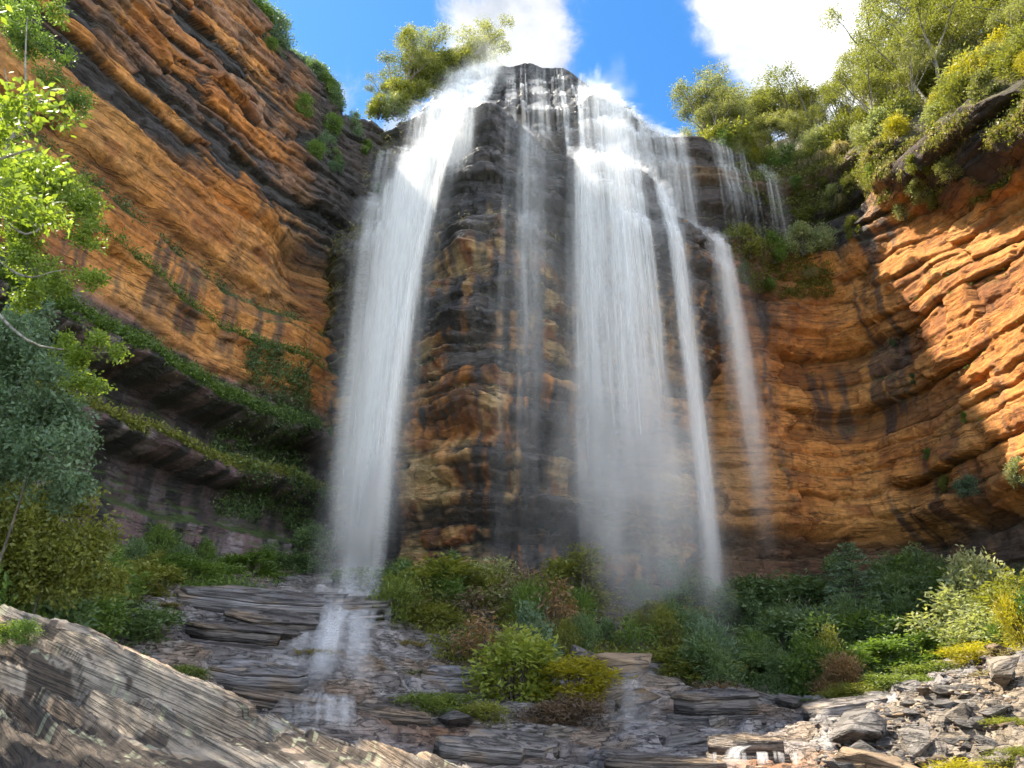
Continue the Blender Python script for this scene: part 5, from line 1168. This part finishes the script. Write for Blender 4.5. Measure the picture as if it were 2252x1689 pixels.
for n_slab, (px, py, Y, sx, sy, sz, i, rz, ty) in enumerate(((575, 1335, 42.5, 8.6, 4.6, .8, 0, .15, .05), (690, 1300, 46.5, 8.0, 4.0, .6, 2, .1, .03), (600, 1375, 39.5, 7.0, 3.6, .9, 1, .1, .10), (800, 1325, 44.5, 5.2, 3.4, .7, 2, -.1, .03), (520, 1420, 36.5, 6.0, 3.2, .9, 1, .2, .10), (640, 1440, 34.5, 5.6, 3.0, .8, 2, .1, .12),
                                           (560, 1490, 31.5, 5.6, 2.8, .7, 0, .1, .12), (680, 1500, 30.8, 4.2, 2.6, .8, 1, .0, .08), (620, 1540, 28.6, 4.4, 2.4, .6, 3, .1, .12), (870, 1430, 39.5, 4.6, 3.2, 1.6, 1, -.2, .06), (1000, 1460, 38.3, 5.0, 3.0, 1.5, 0, -.05, .05), (960, 1400, 41.5, 5.6, 3.0, 1.2, 3, -.1, .09),
                                           (860, 1530, 31.5, 4.6, 2.6, .6, 3, -.1, .07), (1010, 1600, 29.6, 4.4, 2.6, .6, 0, -.1, .08), (1120, 1625, 28.4, 5.4, 2.6, .6, 2, -.1, .07), (1270, 1640, 27.6, 5.2, 2.4, .5, 1, -.1, .05), (1050, 1655, 26.4, 3.6, 2.0, .5, 2, 0, .05), (1400, 1600, 30.4, 5.4, 2.6, .5, 2, 0, .04),
                                           (1580, 1545, 34.2, 5.6, 2.6, 1.1, 1, .05, -.02), (1720, 1550, 33.6, 6.0, 2.6, 1.0, 0, .05, -.04), (1860, 1535, 34.2, 5.6, 2.6, .9, 2, .1, -.10), (1700, 1600, 29.8, 5.0, 2.2, .6, 1, 0, 0), (1640, 1630, 27.2, 3.4, 2.0, .7, 3, 0, 0), (1800, 1650, 25.2, 4.6, 2.2, .4, 2, 0, -.05), (1460, 1660, 26.2, 4.4, 2.2, .5, 3, 0, .05), (1980, 1655, 21.8, 4.0, 2.0, .6, 2, .2, -.1), (1850, 1683, 21.2, 3.6, 2.0, .5, 1, .1, -.1), (2030, 1530, 33.5, 4.2, 2.0, .6, 0, .2, -.12))):
    if n_slab % 2 and n_slab > 3: continue
    q = P(px, py, Y); o = obj('rock_slab', SL[(i + int(px)) % 8 if False else i + 4 * (int(px) % 2)], ground, (q.x, Y, gz1(q.x, Y) - sz * .45)); o.scale = (sx * rr.uniform(.8, 1.1), sy, sz * rr.uniform(.8, 1.5)); o.rotation_euler = (rr.uniform(.14, .36) if px < 1050 else rr.uniform(.04, .2), ty + rr.uniform(-.05, .07), rz + rr.uniform(-.4, .4))
# dark still water between the slabs
pw = obj('pool', mesh_np('pool', np.array([(-3.2, 22, -2.02), (3.4, 21, -2.02), (4.2, 27.2, -2.02), (-3.4, 26.6, -2.02)]), np.array([[0, 1, 2, 3]]), M_pool)); tag(pw, kind='structure')

# ================================================================== WATER
def fall(name, label, seed, n, x0f, z0f, zbot, wid, alpha, drift=0.0, conv=None, fade=.35, spread=.5, throw=.12, out=.22, ytop=None, seg=34, zb_j=2.0, grow=1.6, bright=None):
    r = np.random.default_rng(seed); Vs, Fs, As, Us = [], [], [], []; o = 0
    for i in range(n):
        x0 = x0f(r); z0 = z0f(x0, r); zb = zbot + zb_j * (r.random() - .5) * 2
        if zb > z0 - .6: zb = z0 - .6
        zs = z0 - (z0 - zb) * np.linspace(0, 1, seg) ** 1.25
        xt = conv(x0) if conv else x0 + drift
        y = None; ph = r.random() * 50; off = r.random() * spread; w0 = wid[0] + (wid[1] - wid[0]) * r.random() ** 1.8
        psi = r.normal() * .45; side = np.array((math.cos(psi), math.sin(psi), 0)); a0 = alpha * (.45 + 1.0 * r.random())
        if i % 4 == 3: w0 = w0 * 2.6 + .5; a0 *= .30; off += .5
        pts = []; al = []
        for j, zz in enumerate(zs):
            f = (z0 - zz) / (z0 - zb); xx = x0 + (xt - x0) * (1 - (1 - min(f * 1.15, 1)) ** 2) + .25 * float(math.sin(ph + zz * .13)) * f
            ry = rock_front(xx, zz) - out - off
            touch = False
            if y is None: y = ry if ytop is None else min(ry, ytop)
            else:
                y2 = min(y - throw * (0.6 if j < 6 else .08), ry); touch = ry < y - .12; y = y2
            pts.append((xx, y, zz)); fo = 1 - sstep(1 - fade, 1, f); fi = sstep(0, .05, f) * .75 + .25
            al.append(a0 * fo * fi * (1.6 if touch else 1.0))
        pts = np.array(pts); w = (w0 * (1 + (grow - 1) * np.linspace(0, 1, seg)))[:, None] * .5
        # quads across: 3 columns with soft profile from uv
        Vr = np.stack([pts - side * w, pts + side * w], 1).reshape(-1, 3)
        k = np.arange(seg - 1)[:, None] * 2 + np.array([[0, 1, 3, 2]]); Fs.append(k + o); o += len(Vr); Vs.append(Vr)
        As.append(np.repeat(np.array(al), 2)); Us.append(np.tile(np.array([(0., 0.), (1., 0.)]), (seg, 1)))
    ob = obj(name, mesh_np(name, np.concatenate(Vs), np.concatenate(Fs), M_water, None, {'veil': np.concatenate(As)}, uv=np.concatenate(Us)))
    tag(ob, label, 'waterfall'); return ob
L2x = [-18, -14, -10, -3.9, 0, 3, 6, 9, 13, 17, 20]; L2z = [38.5, 42, 45.5, 50.5, 49.6, 48, 46.6, 46.9, 45.2, 41.2, 37.8]
l2 = lambda x: float(np.interp(x, L2x, L2z))
topz = lambda x: float(np.interp(x, [-14.4, -11, -7, -3, 2, 6.3, 8.5, 11.4, 13, 15.4, 18, 19.4], [62.8, 65.5, 69.5, 70.4, 70.8, 70.6, 68.8, 67.0, 66.6, 62.8, 60.6, 59.6]))
def gauss(m, sd, lo, hi): return lambda r: float(np.clip(r.normal(m, sd), lo, hi))
def mix_g(*gs): return lambda r: float(np.clip(*(lambda g: (r.normal(g[0], g[1]), g[2], g[3]))(gs[int(r.integers(len(gs)))])))
lcv = lambda x: -10.9 + (x + 8.6) * .46
fall('waterfall', 'broad dense white fall down the left side of the buttress', 1, 130, mix_g((-8.8, 2.1, -12.6, -4.0), (-7.2, 1.6, -12, -4.0)), lambda x, r: l2(x) + .1 + r.random() * .6, 5.5, (.2, 1.7), .33, conv=lcv, fade=.5, spread=1.8, zb_j=4.0, grow=1.5)
fall('waterfall', 'wide bright double fall down the right side of the buttress', 2, 115, mix_g((6.9, .8, 5.4, 9.0), (6.6, .4, 5.6, 8.0), (10.0, 1.2, 7.5, 13.2), (9.6, .5, 8, 12)), lambda x, r: l2(x) + .5 + r.random() * .8, 6.0, (.15, 1.3), .245, conv=lambda x: x - .1 + .16 * (x - 9), fade=.62, spread=1.2, zb_j=5, grow=2.0)
fall('waterfall', 'thin misty veil in the middle of the buttress between the two big falls', 3, 30, mix_g((.4, .8, -1.2, 3), (2.2, .6, 1, 4)), lambda x, r: l2(x) + .3, 9, (.3, 1.5), .075, conv=lambda x: x - .6, fade=.7, spread=.8, zb_j=4)
fall('waterfall', 'slender bright jet of water right of the double fall', 4, 30, gauss(13.9, .25, 13.3, 14.6), lambda x, r: 45.0 + r.random(), 4.0, (.15, .7), .24, drift=.2, fade=.3, spread=.5, zb_j=2)
fall('waterfall', 'faint veil falling off the rounded right edge of the buttress', 5, 34, gauss(18.9, .8, 17.0, 20.4), lambda x, r: 45 - 2.2 * (x - 17.2) + r.random(), 10, (.3, 1.3), .12, drift=.5, fade=.7, spread=.6, zb_j=4, grow=2.0)
fall('waterfall', 'white cascade pouring over the left end of the lip onto the shoulder', 6, 130, gauss(-4.4, 1.7, -8.6, -1.0), lambda x, r: topz(x) + .25, 45, (.3, 1.6), .21, conv=lambda x: x * 1.15 - 1.6, fade=.15, spread=.5, zb_j=3.5, throw=.05)
fall('waterfall', 'white cascade pouring over the right end of the lip onto the arched ledge', 7, 95, gauss(10.3, 1.2, 8.2, 13.0), lambda x, r: topz(x) + .2, 46, (.25, 1.3), .20, conv=lambda x: 10 + (x - 10) * 1.6, fade=.15, spread=.5, zb_j=2.5, throw=.05)
fall('waterfall', 'thin trickles over the stepped middle of the lip', 8, 46, lambda r: -1.5 + 9.5 * r.random(), lambda x, r: topz(x) + .1 - (0 if r.random() < .4 else 8 * r.random()), 49, (.12, .6), .17, conv=lambda x: x, fade=.3, spread=.25, zb_j=4, throw=.02)
fall('waterfall', 'water spreading over the outer right shoulder of the lip', 9, 46, lambda r: 12.5 + 5.6 * r.random(), lambda x, r: topz(x) + .1, 40, (.25, 1.1), .15, conv=lambda x: x + .6, fade=.4, spread=.4, zb_j=3, throw=.04)
fall('waterfall', 'thin side falls dripping over the dark rim right of the buttress', 10, 36, lambda r: 21.2 + 7.0 * r.random(), lambda x, r: float(np.interp(x, [20, 27, 33], [56.3, 54.2, 53.2])), 43, (.12, .6), .16, drift=.1, fade=.6, spread=.2, zb_j=4, throw=.02)
fall('waterfall', 'faint water film down the wet left shoulder of the buttress', 11, 22, lambda r: -14 + 4 * r.random(), lambda x, r: 53 + r.random(), 40, (.3, 1.0), .09, conv=lambda x: x - .4, fade=.6, spread=.2, zb_j=3, throw=.02)

def stream(name, label, seed, n, path, wid, alpha, jit=.5):
    """water running along a path of (px, py, Y) points"""
    r = np.random.default_rng(seed); base = np.array([P(*q) for q in path]); Vs, Fs, As, Us = [], [], [], []; o = 0
    for i in range(n):
        p, s_ = resample(base, 40, 2); i0 = int(r.integers(0, 24)) if n > 60 else int(r.integers(0, 8)); i1 = min(39, i0 + (16 if n > 60 else 30)); p = p[np.linspace(i0, i1, 18).astype(int)]; p = p + np.array((r.normal() * jit, -.1 * r.random() * 3, 0)); w = (wid * (.5 + r.random()) * np.ones(18))[:, None] * .5
        psi = r.normal() * .4; side = np.array((math.cos(psi), math.sin(psi), 0)); Vr = np.stack([p - side * w, p + side * w], 1).reshape(-1, 3)
        k = np.arange(17)[:, None] * 2 + np.array([[0, 1, 3, 2]]); Fs.append(k + o); o += len(Vr); Vs.append(Vr)
        f = np.linspace(0, 1, 18); As.append(np.repeat(alpha * (.5 + r.random()) * sstep(0, .25, f) * (1 - sstep(.7, 1, f)), 2)); Us.append(np.tile(np.array([(0., 0.), (1., 0.)]), (18, 1)))
    ob = obj(name, mesh_np(name, np.concatenate(Vs), np.concatenate(Fs), M_water, None, {'veil': np.concatenate(As)}, uv=np.concatenate(Us))); tag(ob, label, 'cascade'); return ob
stream('cascade', 'pale veil of water running from the big fall down to the small cascade', 21, 80, [(795, 1190, 51), (782, 1265, 49.3), (768, 1340, 44), (738, 1430, 36), (715, 1535, 28.6)], .8, .12, 1.0)
stream('cascade', 'narrow white streak beside the pale veil above the small cascade', 22, 10, [(742, 1290, 46), (722, 1400, 38), (700, 1520, 28.6)], .5, .2, .2)
stream('cascade', 'small white cascade dropping over the step behind the near slab', 23, 70, [(702, 1522, 28.2), (694, 1535, 26.9), (692, 1580, 26.2), (690, 1622, 26.0)], .24, .09, .55)
stream('cascade', 'thin trickle right of the small white cascade', 24, 8, [(752, 1525, 28.0), (754, 1545, 27.2), (752, 1620, 26.6)], .3, .2, .25)
stream('cascade', 'little white spout curling over a ledge at the bottom right', 25, 16, [(1640, 1638, 25.2), (1615, 1645, 24.4), (1603, 1665, 24.0), (1600, 1700, 23.8)], .2, .16, .10)
stream('cascade', 'fine threads of water under the ledge right of the spout', 26, 14, [(1670, 1650, 25.0), (1672, 1662, 24.6), (1674, 1690, 24.4)], .18, .28, .45)
stream('cascade', 'white trickle running down the shelf left of the boulders', 27, 10, [(1800, 1602, 28.6), (1812, 1625, 26.5), (1828, 1660, 24.0), (1830, 1685, 23.0)], .14, .10, .12)
stream('cascade', 'faint falling spray below the right main fall on the shelf', 28, 14, [(1385, 1440, 40), (1383, 1520, 35.5), (1380, 1640, 28.5)], .7, .05, .4)


# ================================================================== SPRAY: drifting veils of fine drops
M_spray = water_mat('spray_veil', noise=(.35, .10), amount=1.0)
def spray(label, seed, n, cx, cy, cz, sx, sy, sz, wid, hgt, alpha):
    """soft upright puffs of spray: each a curved patch whose drops thin out to every side"""
    r = np.random.default_rng(seed); Vs, Fs, As, Us = [], [], [], []; o = 0; m = 9
    for i in range(n):
        c = np.array((cx + r.normal() * sx, cy + r.normal() * sy, cz + r.normal() * sz)); psi = r.normal() * .6; side = np.array((math.cos(psi), math.sin(psi), 0)); nrm_ = np.array((-side[1], side[0], 0))
        w = wid * (.5 + r.random()); h = hgt * (.5 + r.random()); lean = r.normal() * .12
        for k in range(m):
            t = k / (m - 1); zc = (t - .5) * h; bow = .25 * w * math.sin(t * 3.14)
            mid = c + np.array((0, 0, zc)) + side * lean * zc + nrm_ * bow
            Vs += [mid - side * w * .5, mid + side * w * .5]; Us += [(0, 0), (1, 0)]; a = alpha * (.4 + r.random() * .3 + .6) * math.sin(3.14159 * t) ** 1.6; As += [a, a]
        k = np.arange(m - 1)[:, None] * 2 + np.array([[0, 1, 3, 2]]); Fs.append(k + o); o += 2 * m
    ob = obj('spray', mesh_np('spray', np.array(Vs), np.concatenate(Fs), M_spray, None, {'veil': np.array(As)}, uv=np.array(Us, float))); tag(ob, label, kind='stuff'); return ob
spray('white spray drifting round the foot of the double fall', 31, 40, 9.5, 49.5, 12, 2.6, 1.6, 5.0, 5.0, 12, .075)
spray('white spray drifting round the foot of the left fall', 32, 28, -10.3, 48.5, 11, .9, 1.4, 4.5, 2.6, 11, .05)
spray('thin mist hanging in front of the buttress', 33, 24, 3.0, 51.0, 26, 6.0, 1.0, 9.0, 8.0, 20, .028)
spray('bright spray blowing up from the left end of the lip', 34, 26, -3.6, 66.5, 68.6, 1.6, 1.0, 1.6, 3.0, 5.0, .10)
spray('bright spray blowing up from the right end of the lip', 35, 20, 11.0, 65.5, 64.8, 1.5, 1.0, 1.6, 2.6, 4.5, .09)

# ================================================================== LABELS: single each thing out by its look and by what it stands near
ANCH = [('the layered conical tree', 1862, 1280), ('the tall pale sunlit shrub', 2125, 1260), ('the bright yellow green shrub', 1135, 1450), ('the slender jet foot', 1545, 1330), ('the double fall foot', 1370, 1300), ('the left main fall foot', 790, 1280),
        ('the rusty bush', 1832, 1460), ('the dead tan shrub', 1072, 1380), ('the broad olive shrub', 985, 1270), ('the wet grey slabs', 575, 1330), ('the near slab ridge', 250, 1420), ('the leafy left thicket', 120, 1150), ('the thin side falls', 1640, 400), ('the right hand cloud', 1740, 70),
        ('the ledge bushes', 1740, 560), ('the orange overhang', 2130, 420), ('the lip trees', 950, 160), ('the upper left sky edge', 620, 60), ('the corner beside the left fall', 720, 420), ('the upper right corner', 2230, 20), ('the hanging straw skirts', 1800, 300), ('the purple rock face', 500, 1180)]
def relabel():
    bpy.context.view_layer.update(); by = {}
    for o in S.objects:
        if o.parent is None and 'group' in o and 'label' in o: by.setdefault((o['group'], o['label']), []).append(o)
    out = {}
    for (g, lb), os_ in by.items():
        if len(os_) < 2: continue
        hs_ = sorted(o.scale[2] for o in os_)
        for o in os_:
            h = o.scale[2]; x, y = proj((o.location[0], o.location[1], o.location[2] + h * .55)); y = max(-200, min(1900, y))
            a = min(ANCH, key=lambda q: (q[1] - x) ** 2 + (q[2] - y) ** 2); dx, dy = x - a[1], y - a[2]
            sz = 'small' if h < hs_[len(hs_) // 3] else ('tall' if h >= hs_[(2 * len(hs_)) // 3] else 'middling')
            far = (dx * dx + dy * dy) ** .5 > 130
            r = ('right of' if dx > 0 else 'left of') if abs(dx) > 1.7 * abs(dy) else ('above' if dy < 0 else 'below') if abs(dy) > 1.7 * abs(dx) else ('above and ' if dy < 0 else 'below and ') + ('right of' if dx > 0 else 'left of')
            core = lb
            for cut in (' in the ', ' under the ', ' on the ', ' clinging ', ' of the ', ' at the '): core = core.split(cut)[0]
            out[o.name] = (g, sz + ' ' + core + (' well ' if far else ' just ') + r + ' ' + a[0])
    same = {}
    for n, (g, l) in out.items(): same.setdefault(l, []).append(n)
    ORD = ['leftmost', 'second from left', 'third from left', 'fourth from left', 'fifth from left', 'sixth from left', 'seventh from left', 'eighth from left', 'ninth from left', 'tenth from left']
    for l, ns_ in same.items():
        ns_.sort(key=lambda n: proj(S.objects[n].location)[0])
        for i, n in enumerate(ns_): 
            t_ = l if len(ns_) == 1 else (('rightmost' if i == len(ns_) - 1 else ORD[min(i, 9)]) + ' ' + l)
            if len(t_.split()) > 16: t_ = t_.replace('middling ', '').replace(' well ', ' ')
            S.objects[n]['label'] = t_
relabel()
